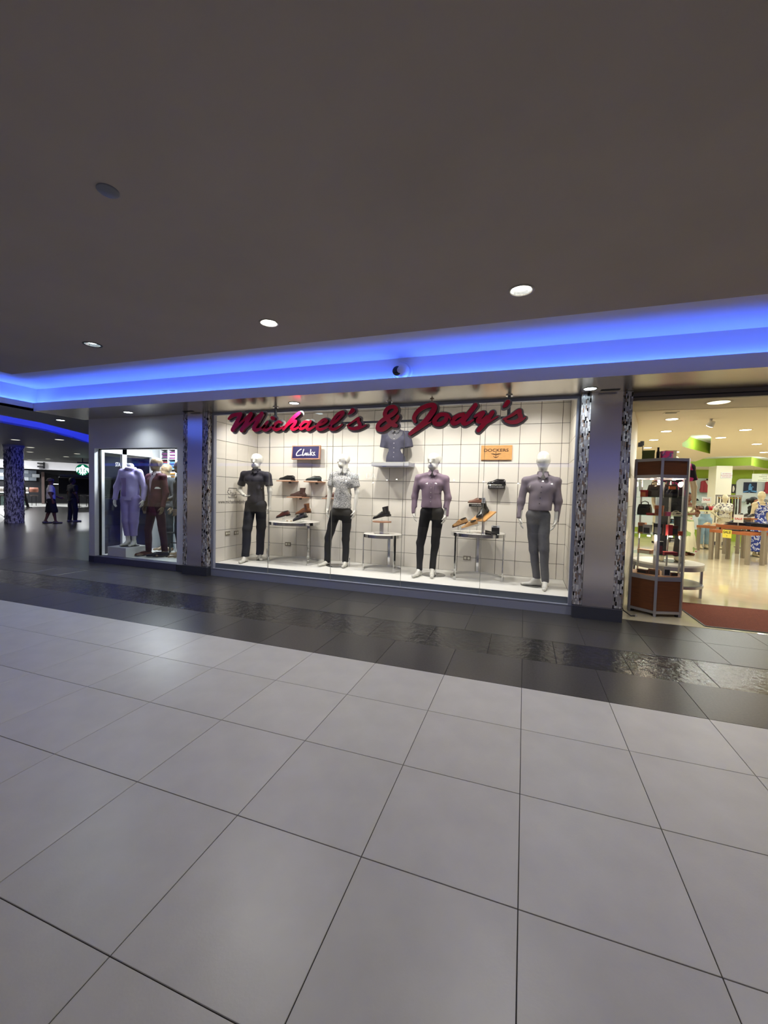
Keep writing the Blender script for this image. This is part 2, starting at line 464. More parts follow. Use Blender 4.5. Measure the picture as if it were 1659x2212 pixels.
def body_prims(J, head='mannequin', look=0.0, slim=1.0, hands=False, feet=True, female=False):
    P = []; g = {k: v3(*v) for k, v in J.items()}
    mid = lambda a, b, t=.5: g[a] * (1 - t) + g[b] * t
    ch = mid('shl', 'shr'); wa = mid('wal', 'war')
    ix = (g['shr'] - g['shl']) * .22
    P.append((g['shl'] + ix + v3(0, 0, -.08), g['shr'] - ix + v3(0, 0, -.08), .085 * slim, .085 * slim, (1, .95, 1)))
    P.append((ch + v3(0, 0, -.14), wa, .13 * slim, .112 * slim, (1, .75, 1)))
    P.append((wa, mid('hpl', 'hpr'), .10 * slim, .10 * slim, (1, .8, 1)))
    P.append((g['hpl'], g['hpr'], .076 * slim, .076 * slim))
    if female:
        for s in (-1, 1): P.append((ch + v3(s * .07, -.07, -.17), ch + v3(s * .07, -.085, -.17), .065, .055))
    for s in 'lr':
        P.append((g['neck'] + v3(0, .012, -.012), g['sh' + s] + v3(0, 0, .0), .048, .048 * slim))
        P.append((g['sh' + s], g['el' + s], .05 * slim, .039 * slim)); P.append((g['el' + s], g['wr' + s], .04 * slim, .026))
        P.append((g['hp' + s], g['kn' + s], .074 * slim, .05 * slim)); P.append((g['kn' + s], g['an' + s], .055 * slim, .036))
        P.append((lerp(g['kn' + s], g['an' + s], .15) + v3(0, .015, 0), lerp(g['kn' + s], g['an' + s], .45) + v3(0, .015, 0), .045 * slim, .04 * slim))
        if feet:
            an, to = g['an' + s], g['toe' + s]; f = to - an; f[2] = 0; f /= np.linalg.norm(f) + 1e-9
            he = an - f * .035; he[2] = .035
            P.append((an, he, .036, .034)); P.append((he, to, .034, .028, (1, 1, .8))); P.append((an, lerp(he, to, .55), .036, .032))
        if hands: P += hand_prims(g['wr' + s], g['hn' + s], -1 if s == 'l' else 1, R=.0105)
    c = g['head']; hs = np.linalg.norm(g['top'] - g['chin']) / .228
    if head != 'none':
        rot = lambda x, y, z: c + hs * v3(x * math.cos(look) - y * math.sin(look), x * math.sin(look) + y * math.cos(look), z)
        P.append((g['neck'] + v3(0, 0, -.03), rot(0, .015, -.02), .057, .056))
        if head == 'egg':
            P.append((rot(0, 0, .045), rot(0, -.005, .0), .078 * hs, .082 * hs)); P.append((rot(0, -.01, 0), rot(0, -.02, -.075), .078 * hs, .055 * hs))
        else:
            P.append((rot(0, .025, .035), rot(0, -.01, .04), .086 * hs, .082 * hs))
            P.append((rot(0, -.03, -.01), rot(0, -.042, -.082), .066 * hs, .042 * hs)); P.append((rot(0, 0, 0), rot(0, -.018, -.06), .07 * hs, .05 * hs))
            P.append((rot(-.025, -.055, -.07), rot(.025, -.055, -.07), .032 * hs, .032 * hs))
            P.append((rot(0, -.088, .02), rot(0, -.108, -.018), .009 * hs, .014 * hs))
            P.append((rot(-.04, -.078, .03), rot(.04, -.078, .03), .014, .014))
            P.append((rot(-.02, -.088, -.048), rot(.02, -.088, -.048), .010, .010))
            for s in (-1, 1): P.append((rot(s * .079, .012, .012), rot(s * .082, .016, -.02), .017, .013, (.7, 1, 1)))
    else:
        P.append((g['neck'] + v3(0, 0, -.03), g['neck'] + v3(0, 0, .06), .058, .055))
    return P

def sleeve_cut(ends, r=.16):
    def f(X, Y, Z):
        out = np.full(X.shape, -1.0)
        for e, d in ends:
            dx, dy, dz = X - e[0], Y - e[1], Z - e[2]
            q = dx * d[0] + dy * d[1] + dz * d[2]; dist = np.sqrt(dx * dx + dy * dy + dz * dz)
            out = np.maximum(out, np.where(dist < r, q, -1.0))
        return out
    return f

def garment_fold(amp=.004, sx=26, sz=31, ph=0.0):
    return lambda X, Y, Z: amp * np.sin(sx * X + 6 * np.sin(3.1 * Z + ph)) * np.sin(sz * Z * .45 + 9 * X + ph) + amp * .6 * np.sin(17 * Z + 20 * Y + 14 * X + ph)

def shirt_mesh(J, mat, sleeve='long', hem=None, loose=.016, ph=0.0, slim=1.0, flare=0.0, h=.011, neckless=False, female=False):
    g = {k: v3(*v) for k, v in J.items()}; mid = lambda a, b: (g[a] + g[b]) / 2
    ch = mid('shl', 'shr'); wa = mid('wal', 'war'); L = loose; hem = wa[2] - .06 if hem is None else hem
    ix = (g['shr'] - g['shl']) * .22; P = []
    P.append((g['shl'] + ix + v3(0, 0, -.08), g['shr'] - ix + v3(0, 0, -.08), .070 * slim + L, .070 * slim + L, (1, .95, 1)))
    P.append((ch + v3(0, 0, -.13), wa, .138 * slim + L, .130 * slim + L, (1, .72, 1)))
    lowc = v3(wa[0], wa[1], hem - .10)
    P.append((wa, lowc, .130 * slim + L, .132 * slim + L + flare, (1, .75, 1)))
    if female:
        for s in (-1, 1): P.append((ch + v3(s * .07, -.07, -.17), ch + v3(s * .07, -.085, -.17), .065 + L, .055 + L))
    ends = []
    for s in 'lr':
        P.append((g['neck'] + v3(0, .012, -.02), g['sh' + s], .046 + L * .4, .042 * slim + L * .7))
        if sleeve == 'none': continue
        if sleeve == 'short':
            e = g['sh' + s] * .32 + g['el' + s] * .68; b = g['sh' + s] * .22 + g['el' + s] * .78
            P.append((g['sh' + s], b, .046 * slim + L * .8, .046 * slim + L)); d = g['el' + s] - g['sh' + s]
        else:
            P.append((g['sh' + s], g['el' + s], .041 * slim + L * .8, .036 * slim + L * .7)); d = g['wr' + s] - g['el' + s]; e = g['wr' + s] + d / np.linalg.norm(d) * .012
            P.append((g['el' + s], g['wr' + s] + d * .15, .035 * slim + L * .7, .031 + L * .4))
        ends.append((e, d / np.linalg.norm(d)))
    sc = sleeve_cut(ends) if ends else None
    nk = g['neck']
    def cut(X, Y, Z):
        c = hem - Z
        inside = (np.abs(X - wa[0]) < .24)
        c = np.where(inside, c, -1.0) if sleeve != 'none' else c
        if sc is not None: c = np.maximum(c, sc(X, Y, Z))
        dx = np.sqrt((X - nk[0]) ** 2 + (Y - nk[1]) ** 2)
        return np.maximum(c, np.where(dx < .07, Z - (nk[2] + .012), -1.0))
    return sdf_mesh('shirt', P, mat, h, .034, garment_fold(.0035, ph=ph), cut)

def trouser_mesh(J, mat, hem=None, loose=.012, slim=1.0, waist=None, ph=0.0, cuff=.052, h=.011, knee=.058):
    g = {k: v3(*v) for k, v in J.items()}; mid = lambda a, b: (g[a] + g[b]) / 2
    wa = mid('wal', 'war'); hp = mid('hpl', 'hpr'); L = loose; P = []
    top = wa[2] + .0 if waist is None else waist
    P.append((v3(wa[0], wa[1], top + .06), hp, .112 * slim + L, .116 * slim + L, (1, .8, 1)))
    P.append((g['hpl'], g['hpr'], .080 * slim + L, .080 * slim + L))
    for s in 'lr':
        P.append((g['hp' + s], g['kn' + s], .086 * slim + L, knee * slim + L))
        d = g['an' + s] - g['kn' + s]
        P.append((g['kn' + s], g['an' + s] + d * .12, knee * slim + L * .8, cuff))
    def cut(X, Y, Z):
        c = Z - top
        if hem is not None: c = np.maximum(c, hem - Z)
        else:
            nearl = np.abs(X - g['anl'][0]) + np.abs(Y - g['anl'][1]) < np.abs(X - g['anr'][0]) + np.abs(Y - g['anr'][1])
            c = np.maximum(c, np.where(nearl, g['anl'][2] - .012, g['anr'][2] - .012) - Z)
        return c
    return sdf_mesh('trousers', P, mat, h, .022, garment_fold(.0035, 20, 40, ph), cut)

def bvh_of(me):
    return BVHTree.FromPolygons([v.co[:] for v in me.vertices], [p.vertices[:] for p in me.polygons])

def front(b, x, z, default=-.12):
    r = b.ray_cast(Vector((x, -1.5, z)), Vector((0, 1, 0)))
    return r[0].y if r[0] is not None else default

def patch(b, poly_fn, nu, nv, off=.004):
    """grid draped on the front of a garment: poly_fn(u, v) -> (x, z)"""
    m = MB(); vs = []
    for j in range(nv + 1):
        for i in range(nu + 1):
            x, z = poly_fn(i / nu, j / nv); vs.append((x, front(b, x, z) - off, z))
    fs = [(j * (nu + 1) + i, j * (nu + 1) + i + 1, (j + 1) * (nu + 1) + i + 1, (j + 1) * (nu + 1) + i) for j in range(nv) for i in range(nu)]
    m.add(vs, fs); return m

def collar(J, mat, parent, r=.066, hgt=.045, spread=.06, points=True):
    n = J['neck']; m = MB(); N = 20; V = []
    for i in range(N + 1):
        a = -PI / 2 + .25 + (2 * PI - .5) * i / N; c, s = math.cos(a), math.sin(a)
        for rr, dz in ((r - .004, -.03), (r - .006, hgt), (r + .006, hgt), (r + .016, hgt * .1)):
            V.append((n[0] + rr * c, n[1] + .005 + rr * s * .95, n[2] + dz))
    m.add(V, [(i * 4 + k, (i + 1) * 4 + k, (i + 1) * 4 + k + 1, i * 4 + k + 1) for i in range(N) for k in range(3)])
    if points:
        for s in (-1, 1):
            a = (n[0] + s * .018, n[1] - r * .95, n[2] + hgt * .9); b = (n[0] + s * .055, n[1] - r * .75, n[2] + hgt * .8)
            c = (n[0] + s * .068, n[1] - r * 1.15, n[2] - .025); d = (n[0] + s * .035, n[1] - r * 1.55, n[2] - .045); e = (n[0] + s * .008, n[1] - r * 1.3, n[2] + .0)
            q = [a, b, c, d, e]; m.add(q + [(p[0], p[1] + .006, p[2]) for p in q], [(0, 1, 2, 3, 4) if s > 0 else (4, 3, 2, 1, 0), (9, 8, 7, 6, 5) if s > 0 else (5, 6, 7, 8, 9)])
    return m.build('collar', mat, parent, True)

def placket(b, x0, z0, x1, z1, mat, bmat, parent, n=6, w=.014):
    patch(b, lambda u, v: (x0 + (x1 - x0) * v + (u - .5) * 2 * w, z0 + (z1 - z0) * v), 2, 16, .003).build('placket', mat, parent, 'all')
    for i in range(n):
        t = (i + .5) / n; x = x0 + (x1 - x0) * t; z = z0 + (z1 - z0) * t; y = front(b, x, z) - .005
        k = MB(); k.cyl(0, 0, -.002, .002, .0065, n=10)
        k.build('button', bmat, parent, True, (x, y, z), rot=(PI / 2, 0, 0))

def tuck(J, k=.06, up=.02):
    """shoulder joints lie inside the outline of the shoulder"""
    J = dict(J); a, b = J['shl'], J['shr']
    J['shl'] = (a[0] + k, a[1], a[2] + up); J['shr'] = (b[0] - k, b[1], b[2] + up)
    return J

def figure(name, label, cat, loc, J, skin, rz=0.0, group=None, head='mannequin', look=0.0, top=None, bottom=None, slim=1.0, hands=True, feet=True, person=False, female=False, h=.011):
    t = thing(name, label, cat, loc, rz, group)
    me = sdf_mesh('body', body_prims(J, head, look, slim, hands=person, feet=feet, female=female), skin, h, .02)
    link('body', me, t)
    if hands and not person:
        for s in 'lr':
            hm = sdf_mesh('hand', hand_prims(J['wr' + s], J['hn' + s], -1 if s == 'l' else 1), skin, .0055, .008)
            link('hand', hm, t)
    res = {'root': t}
    if top:
        sm = shirt_mesh(J, top['mat'], top.get('sleeve', 'long'), top.get('hem'), top.get('loose', .016), top.get('ph', 0.0), slim, top.get('flare', 0.0), female=female)
        res['shirt'] = link(top.get('name', 'shirt'), sm, t); res['bvh'] = bvh_of(sm)
    if bottom:
        tm = trouser_mesh(J, bottom['mat'], bottom.get('hem'), bottom.get('loose', .012), slim, bottom.get('waist'), bottom.get('ph', 1.0), bottom.get('cuff', .048), knee=bottom.get('knee', .058))
        res['trousers'] = link(bottom.get('name', 'trousers'), tm, t); res['tbvh'] = bvh_of(tm)
    return res

def shoe_meshes(kind, L=.29):
    """heel at -L/2, toe at +L/2 along X; returns {part: MB}"""
    W = .047; N = 16
    xs = [0, .03, .1, .2, .32, .45, .58, .7, .8, .88, .94, .975, 1.0]
    wid = [.35, .58, .68, .68, .62, .68, .86, .98, 1.0, .93, .76, .52, .12]
    hts = {'low': [.055, .066, .07, .071, .076, .08, .068, .05, .042, .037, .031, .024, .010],
           'boot': [.055, .066, .07, .074, .088, .088, .07, .052, .043, .038, .031, .024, .010]}
    ht = hts['boot' if kind == 'boot' else 'low']
    up = MB(); secs = []
    for x, w, hh in zip(xs, wid, ht):
        q = []
        for i in range(N):
            a = 2 * PI * i / N; cx, cz = math.cos(a), math.sin(a)
            px = abs(cx) ** .8 * (1 if cx > 0 else -1); pz = abs(cz) ** .8 * (1 if cz > 0 else -1)
            z = .014 + hh * max(pz, 0) if pz > 0 else .014 + pz * .004
            q.append(((x - .5) * L, px * W * w, z))
        secs.append(q)
    up.loft(secs)
    if kind == 'boot':
        sh = []
        for z, cx, rx, ry in ((.05, -.085, .058, .036), (.085, -.083, .052, .034), (.12, -.088, .049, .035), (.155, -.092, .052, .037), (.162, -.092, .050, .035), (.15, -.092, .044, .03), (.09, -.09, .04, .028)):
            sh.append([(cx * L / .29 + rx * math.cos(2 * PI * i / N) * L / .29, ry * math.sin(2 * PI * i / N), z) for i in range(N)])
        up.loft(sh)
    so = MB()
    out = [(x, w * W + .004) for x, w in zip([(v - .5) * L * 1.03 for v in xs], wid)]
    poly = [(x, -w) for x, w in out] + [(x, w) for x, w in out[::-1]]
    th = .022 if kind == 'sneaker' else .013
    so.prism(poly, 0.006, .006 + th)
    hp = [(x, w) for x, w in out if x < -.2 * L]
    so.prism([(x, -w) for x, w in hp] + [(x, w) for x, w in hp[::-1]], -.006, .012)
    op = MB()
    if kind != 'boot':
        op.loft([[(-.075 * L / .29 + rx * math.cos(2 * PI * i / N), ry * math.sin(2 * PI * i / N), z) for i in range(N)] for z, rx, ry in ((.076, .055, .032), (.0895, .052, .029), (.088, .047, .025), (.079, .042, .021))])
    else:
        for s in (-1, 1): op.box(-.098 * L / .29, -.072 * L / .29, s * .034 - .004, s * .034 + .004, .06, .145)
    la = MB()
    if kind in ('lace', 'sneaker'):
        for i in range(4):
            x = (-.005 + i * .017) * L / .29; z = .092 - i * .0085
            la.tube([(x, -.022, z - .012), (x + .004, 0, z + .002), (x, .022, z - .012)], .0025, 5)
    elif kind == 'loafer':
        la.box(.005, .03, -.034, .034, .062, .074)
    return {'upper': up, 'sole': so, 'collar': op, 'laces': la}

def shoe(name, label, loc, rz, kind, mats, L=.29, pitch=0.0, cat='shoe', group=None, roll=0.0):
    t = thing(name, label, cat, loc, rz, group); t.rotation_euler = (roll, pitch, rz)
    P = shoe_meshes(kind, L)
    for k, m in (('upper', mats[0]), ('sole', mats[1]), ('collar', mats[2] if len(mats) > 2 else mats[0]), ('laces', mats[3] if len(mats) > 3 else mats[1])):
        if P[k].v: P[k].build({'collar': 'side_gore' if kind == 'boot' else 'collar', 'laces': 'strap' if kind == 'loafer' else 'laces'}.get(k, k), m, t, True)
    return t

def wear(t, root):
    """a shoe worn by a figure becomes its part"""
    t.parent = root
    m = Matrix.Translation(root.location) @ root.rotation_euler.to_matrix().to_4x4()
    t.matrix_parent_inverse = m.inverted()
    for k in ('category', 'label', 'group'):
        if k in t: del t[k]
    t['label'] = 'worn dress shoe'
# ================================================================== structure
m_white = M('white_porcelain', (198, 195, 187), .37, noise=.05, nscale=5.0, rand=.03, bump=.04, bscale=90)
m_dark = M('dark_granite', (66, 64, 62), .30, noise=.22, nscale=60.0, rand=.10, bump=.05, bscale=120, detail=8, spec=.4)
m_slate = M('wet_slate', (42, 42, 44), .15, noise=.3, nscale=14.0, rand=.15, bump=.75, bscale=16, spec=.6, detail=6)
m_grout = M('grout', (50, 48, 46), .9)
m_marble = M('cream_marble', (222, 212, 182), .07, noise=.05, nscale=3.0)
m_ceil = M('grey_ceiling_paint', (172, 163, 158), .85, noise=.05, nscale=1.2)
m_cove = M('white_cove_paint', (225, 225, 225), .7)
m_soffit = M('brushed_soffit_metal', (190, 184, 174), .26, metal=.85, noise=.03, nscale=30, stretch=(.2, 6, 1))
m_white_paint = M('white_wall_paint', (226, 225, 226), .6, noise=.02, nscale=3)
m_steel = M('brushed_steel', (226, 222, 220), .22, metal=1.0, noise=.06, nscale=40, stretch=(30, 30, .4))
m_alu = M('grey_aluminium', (150, 154, 172), .38)
m_alud = M('dark_aluminium', (78, 84, 92), .4, metal=.1)
m_skirt = M('dark_skirting', (66, 68, 78), .35, metal=.1)
m_chrome = M('chrome', (215, 215, 215), .07, metal=1.0)
m_black = M('black_plastic', (18, 18, 20), .45)
m_trim = M('lamp_trim', (150, 145, 138), .4)
m_reflector = M('lamp_reflector', (230, 235, 235), .15, metal=.9)
m_glass = GLASS('window_glass')
m_panel = M('wall_panel', (238, 233, 222), .35, noise=.012, nscale=2, rand=.012)
m_joint = M('panel_joint', (92, 84, 74), .8)
m_plat = M('platform_white', (240, 239, 233), .45)

# ---- floor
floor = struct('floor')
f = MB(); f.box(-9.6, 30, -14, 0, -.05, -.004); f.build('grout_bed', m_grout, floor)
f = MB(); f.box(-9.6, 30, 0, 2.41, -.05, -.004); f.build('grout_bed', m_grout, floor)
def tile_mesh(mat, w=.5965, d=.5965, t=.02, bv=.0012):
    m = MB(); x, y = w / 2, d / 2; b = bv
    m.add([(-x, -y, -t), (x, -y, -t), (x, y, -t), (-x, y, -t), (-x, -y, -b), (x, -y, -b), (x, y, -b), (-x, y, -b), (-x + b, -y + b, 0), (x - b, -y + b, 0), (x - b, y - b, 0), (-x + b, y - b, 0)],
          [(0, 1, 5, 4), (1, 2, 6, 5), (2, 3, 7, 6), (3, 0, 4, 7), (4, 5, 9, 8), (5, 6, 10, 9), (6, 7, 11, 10), (7, 4, 8, 11), (8, 9, 10, 11)])
    return m.mesh('tile', mat)
tw, td, ts = tile_mesh(m_white), tile_mesh(m_dark), None
def slate_mesh(seed):
    rnd = random.Random(seed); n = 12; m = MB(); w = .594
    H = [[(rnd.random() - .5) * .006 if 0 < i < n and 0 < j < n else -.001 for i in range(n + 1)] for j in range(n + 1)]
    vs = [(-w / 2 + w * i / n, -w / 2 + w * j / n, H[j][i] - .001) for j in range(n + 1) for i in range(n + 1)]
    m.add(vs, [(j * (n + 1) + i, j * (n + 1) + i + 1, (j + 1) * (n + 1) + i + 1, (j + 1) * (n + 1) + i) for j in range(n) for i in range(n)])
    k = w / 2; m.add([(-k, -k, -.002), (k, -k, -.002), (k, k, -.002), (-k, k, -.002), (-k, -k, -.02), (k, -k, -.02), (k, k, -.02), (-k, k, -.02)], [(0, 4, 5, 1), (1, 5, 6, 2), (2, 6, 7, 3), (3, 7, 4, 0)])
    return m.mesh('slate_tile', m_slate, 'all')
slates = [slate_mesh(i) for i in range(4)]
for i in range(-16, 6):
    for k in range(6): link('tile', tw, floor, (.6 * i + .3, -.6 * k - .3, 0))
    for y in (.3, 1.5, 2.1):
        if y > 2 and i > 20: continue
        link('tile', td, floor, (.6 * i + .3, y, 0))
    link('slate_tile', slates[i % 4], floor, (.29 + .6 * i + .3, .9, 0))
f = MB(); f.box(-9.6, 30, -14, -3.6, -.02, 0); f.box(3.6, 30, -3.6, 0, -.02, 0); f.build('tile_field', m_white, floor)
f = MB(); f.box(3.6, 30, 0, 2.41, -.02, 0); f.build('dark_tile_field', m_dark, floor)
m_dark2 = M('dark_granite_far', (62, 61, 62), .26, noise=.12, nscale=12, bump=.03, bscale=40)
f = MB(); f.prism([(-9.602, 0), (-9.602, 2.40), (-7.9, 2.40), (-7.9, 16.5), (-31.2, 16.5), (-30.4, 13), (-24.3, 9.6), (-21.5, 8.3), (-19.6, 7.2), (-17.7, 6.0), (-15.5, 4.0), (-12.5, 0)], -.02, 0); f.build('dark_tile_field', m_dark2, floor)
f = MB(); f.box(-60, -9.6, -14, 40, -.06, -.02); f.box(-9.6, -7.9, 2.4, 40, -.06, -.02); f.build('pale_tile_field', M('pale_far_tile', (190, 190, 185), .3), floor)
fs = struct('floor_shop'); f = MB(); f.box(.8, 30, 2.41, 30, -.06, .001); f.build('marble_slab', m_marble, fs)

# ---- main ceiling with the blue cove
def circle(x, y, r, n=24): return [(x + r * math.cos(2 * PI * i / n), y + r * math.sin(2 * PI * i / n)) for i in range(n)]
def plate(outer, holes, z, t=.03, mb=None):
    """flat board, underside at z, with openings"""
    mb = mb or MB(); loops = [[Vector((x, y, 0)) for x, y in l] for l in [outer] + holes]
    flat = [p for l in loops for p in l]; tri = tessellate_polygon(loops)
    def ori(tr, up):
        a, b, c_ = (flat[i] for i in tr); s_ = (b - a).cross(c_ - a).z
        return tr if (s_ > 0) == up else (tr[0], tr[2], tr[1])
    mb.add([(p.x, p.y, z) for p in flat], [ori(q, False) for q in tri])
    mb.add([(p.x, p.y, z + t) for p in flat], [ori(q, True) for q in tri])
    n = len(outer); mb.add([(x, y, z) for x, y in outer] + [(x, y, z + t) for x, y in outer], [(i, (i + 1) % n, n + (i + 1) % n, n + i) for i in range(n)])
    return mb
CORR = [(-.12, -.017), (-2.315, -.017), (-4.545, -.038), (2.1, -.017)] + [(x, y) for y in (-4.6, -9.0) for x in (-4.545, -2.315, -.12, 2.1, 4.3)]
SOFF = [(-6.512, 1.987), (-3.25, 1.965), (.633, 2.028), (3.9, 2.0)]
SOFF2 = [(-8.717, 2.329)]
ceiling = struct('ceiling')
c = plate([(-6.9, -14), (30, -14), (30, .52), (-6.9, .52)], [circle(x, y, .077) for x, y in CORR], 3.0, .18); c.build('ceiling_board', m_ceil, ceiling)
cove = struct('ceiling_cove')
c = MB()
c.box(-8.5, 30, -14, 1.85, 3.165, 3.2)                                    # recess top
c.box(-8.36, 30, 1.70, 1.74, 2.76, 3.17); c.box(-8.40, -8.35, -14, 1.74, 2.76, 3.17)     # back walls
c.build('recess', m_cove, cove)
c = MB(); c.box(-8.2, 30, 1.553, 1.575, 2.7455, 2.885); c.box(-8.222, -8.2, -14, 1.575, 2.7455, 2.885); c.build('fascia', m_cove, cove)
m_led = EM('blue_led', (66, 104, 255), P_BLUE)
c = MB(); c.box(-8.28, 30, 1.640, 1.655, 2.834, 2.844); c.box(-8.305, -8.29, -14, 1.64, 2.834, 2.844); c.build('led_strip', m_led, cove)
soff = struct('ceiling_soffit')
c = plate([(-8.2, 1.5535), (30, 1.5535), (30, 2.42), (-8.2, 2.42)], [circle(x, y, .066) for x, y in SOFF], 2.745, .015); c.build('soffit_panel', m_soffit, soff)
c = MB(); c.box(-8.2, 30, 1.575, 1.72, 2.761, 2.766); c.box(-8.38, -8.222, -14, 1.72, 2.791, 2.796); c.build('trough_floor', m_cove, soff)
m_soffit2 = M('grey_soffit_paint', (150, 150, 150), .55)
curveA = [(-9.15, -14), (-9.2, -4), (-9.25, 0), (-9.337, 1.673), (-9.533, 2.493), (-10.039, 3.41), (-10.363, 4.025), (-11.6, 6.2), (-13.6, 9.2), (-16, 12)]
c = plate(curveA + [(-8.0, 12), (-8.0, 2.42), (-8.2, 2.42), (-8.2, -14)], [circle(x, y, .066) for x, y in SOFF2], 2.7452, .045); c.build('soffit_board', m_soffit2, soff)

# ---- facade: pillars
mos_cols = [(214, 212, 210), (170, 166, 168), (126, 118, 118), (20, 18, 20), (140, 118, 104), (190, 188, 192)]
mos_m = [M('mosaic_%d' % i, c_, .18 if i != 3 else .12, metal=.25 if i in (1, 5) else 0, rand=0) for i, c_ in enumerate(mos_cols)]
def mosaic(x0, x1, y, z0, z1, seed, n=7, nx=0):
    rnd = random.Random(seed); m = MB(); w = (x1 - x0) / n
    for i in range(n):
        z = z0 - rnd.random() * .03
        while z < z1:
            L = rnd.choice((.022, .035, .05, .062)); a, b = max(z, z0), min(z + L, z1)
            if b - a > .004:
                r = rnd.random(); k = 3 if (r < .16 and L < .055) else rnd.choice((0, 0, 1, 1, 2, 4, 5, 5))
                m.slot(k); pr = rnd.random() * .0025
                xa, xb = x0 + i * w + .0008, x0 + (i + 1) * w - .0008
                if nx == 0: m.box(xa, xb, y - .006 - pr, y, a + .0008, b - .0008)
                else: m.box(y if nx > 0 else y - .006 - pr, y + .006 + pr if nx > 0 else y, xa, xb, a + .0008, b - .0008)
            z += L
    return m
def pillar(x0, x1, seed, label):
    p = thing('pillar', label, 'pillar', (0, 0, 0), kind='structure')
    m = MB(); m.box(x0 + .004, x1 - .004, 2.247, 2.75, .16, 2.745); m.build('core', m_alud, p)
    m = MB(); m.box(x0 + .105, x1 - .105, 2.229, 2.247, .16, 2.744); m.build('steel_panel', m_steel, p)
    for a, b, s in ((x0, x0 + .104, 1), (x1 - .104, x1, 2)):
        o = mosaic(a, b, 2.247, .162, 2.743, seed + s).build('mosaic_strip', mos_m, p); o['kind'] = 'stuff'
    for y0, y1, xx, s, sg in ((2.247, 2.34, x1 - .004, 3, 1), (2.247, 2.34, x0 + .004, 4, -1)):
        o = mosaic(y0, y1, xx, .162, 2.743, seed + s, 6, sg).build('mosaic_return', mos_m, p); o['kind'] = 'stuff'
    m = MB(); m.box(x0 - .002, x1 + .004, 2.225, 2.75, 0, .15); m.build('base', m_skirt, p)
    m = MB(); m.box(x0 - .003, x1 + .005, 2.223, 2.75, .15, .158); m.build('base_trim', m_chrome, p)
    return p
pillar(.575, 1.118, 10, 'steel pillar edged in mosaic between the big window and the shop entrance')
pillar(-5.565, -5.045, 50, 'steel pillar edged in mosaic between the white wall and the big window')

# ---- big shop window
win = struct('window_1')
m = MB(); m.box(-5.05, .575, 2.33, 2.39, 0, .125); m.box(-5.05, .575, 2.322, 2.332, .118, .128); m.build('sill', m_alu, win)
m = MB(); m.box(-5.05, .575, 2.33, 2.40, 2.705, 2.7445); m.build('head_frame', m_alu, win)
for x0, x1 in ((-5.046, -5.005), (.535, .574)):
    m = MB(); m.box(x0, x1, 2.33, 2.40, .125, 2.705); m.build('side_frame', m_alu, win)
xs = [-5.005, -3.925, -2.805, -1.685, -.565, .535]
for a, b in zip(xs[:-1], xs[1:]):
    m = MB(); m.box(a + .002, b - .002, 2.351, 2.360, .126, 2.706); m.build('pane', m_glass, win)
for x in xs[1:-1]:
    m = MB(); m.box(x - .002, x + .002, 2.350, 2.361, .126, 2.706); m.build('silicone_joint', M('silicone', (165, 165, 155), .4), win)

# ---- display box behind it
plat = struct('floor_display')
m = MB(); m.box(-5.03, .572, 2.40, 3.58, .185, .21); m.build('platform_top', m_plat, plat)
m = MB(); m.box(-5.03, .572, 2.395, 2.41, .0, .2085); m.build('platform_front', M('platform_front_grey', (112, 120, 128), .45), plat)
def tiled_wall(name, us, zs, place, back):
    w = struct(name); back(w)
    cache = {}
    for a, b in zip(us[:-1], us[1:]):
        for c0, c1 in zip(zs[:-1], zs[1:]):
            key = (round(b - a, 3), round(c1 - c0, 3))
            if key not in cache:
                g = .0035; q = MB(); q.box(-key[0] / 2 + g, key[0] / 2 - g, -.012, 0, -key[1] / 2 + g, key[1] / 2 - g); cache[key] = q.mesh('wall_tile', m_panel)
            place(w, cache[key], (a + b) / 2, (c0 + c1) / 2)
    return w
zs = [.21, .45, .76, 1.07, 1.38, 1.69, 2.0, 2.31, 2.62, 2.93, 3.0]
us = [-5.03] + [round(.468 - .3065 * k, 4) for k in range(17, -1, -1)] + [.575]
us = [u for i, u in enumerate(us) if i == 0 or u - us[i - 1] > .02]
def bk(w): q = MB(); q.box(-5.2, .62, 3.572, 3.66, .1, 3.1); q.build('backing', m_joint, w)
tiled_wall('wall_display_back', us, zs, lambda w, me, u, z: link('wall_tile', me, w, (u, 3.572, z)), bk)
def bl(w): q = MB(); q.box(-5.10, -5.042, 2.40, 3.66, .1, 3.1); q.build('backing', m_joint, w)
tiled_wall('wall_display_left', [2.41, 2.66, 2.965, 3.27, 3.56], zs, lambda w, me, u, z: link('wall_tile', me, w, (-5.042, u, z), rz=PI / 2), bl)
def br(w): q = MB(); q.box(.587, .66, 2.40, 3.66, .1, 3.1); q.build('backing', m_joint, w)
tiled_wall('wall_display_right', [2.41, 2.72, 3.02, 3.29, 3.56], zs, lambda w, me, u, z: link('wall_tile', me, w, (.587, u, z), rz=-PI / 2), br)
dc = struct('ceiling_display'); m = MB(); m.box(-5.1, .66, 2.40, 3.66, 3.0, 3.05); m.box(-5.1, .66, 2.392, 2.42, 2.74, 3.05); m.build('ceiling_board', m_white_paint, dc)

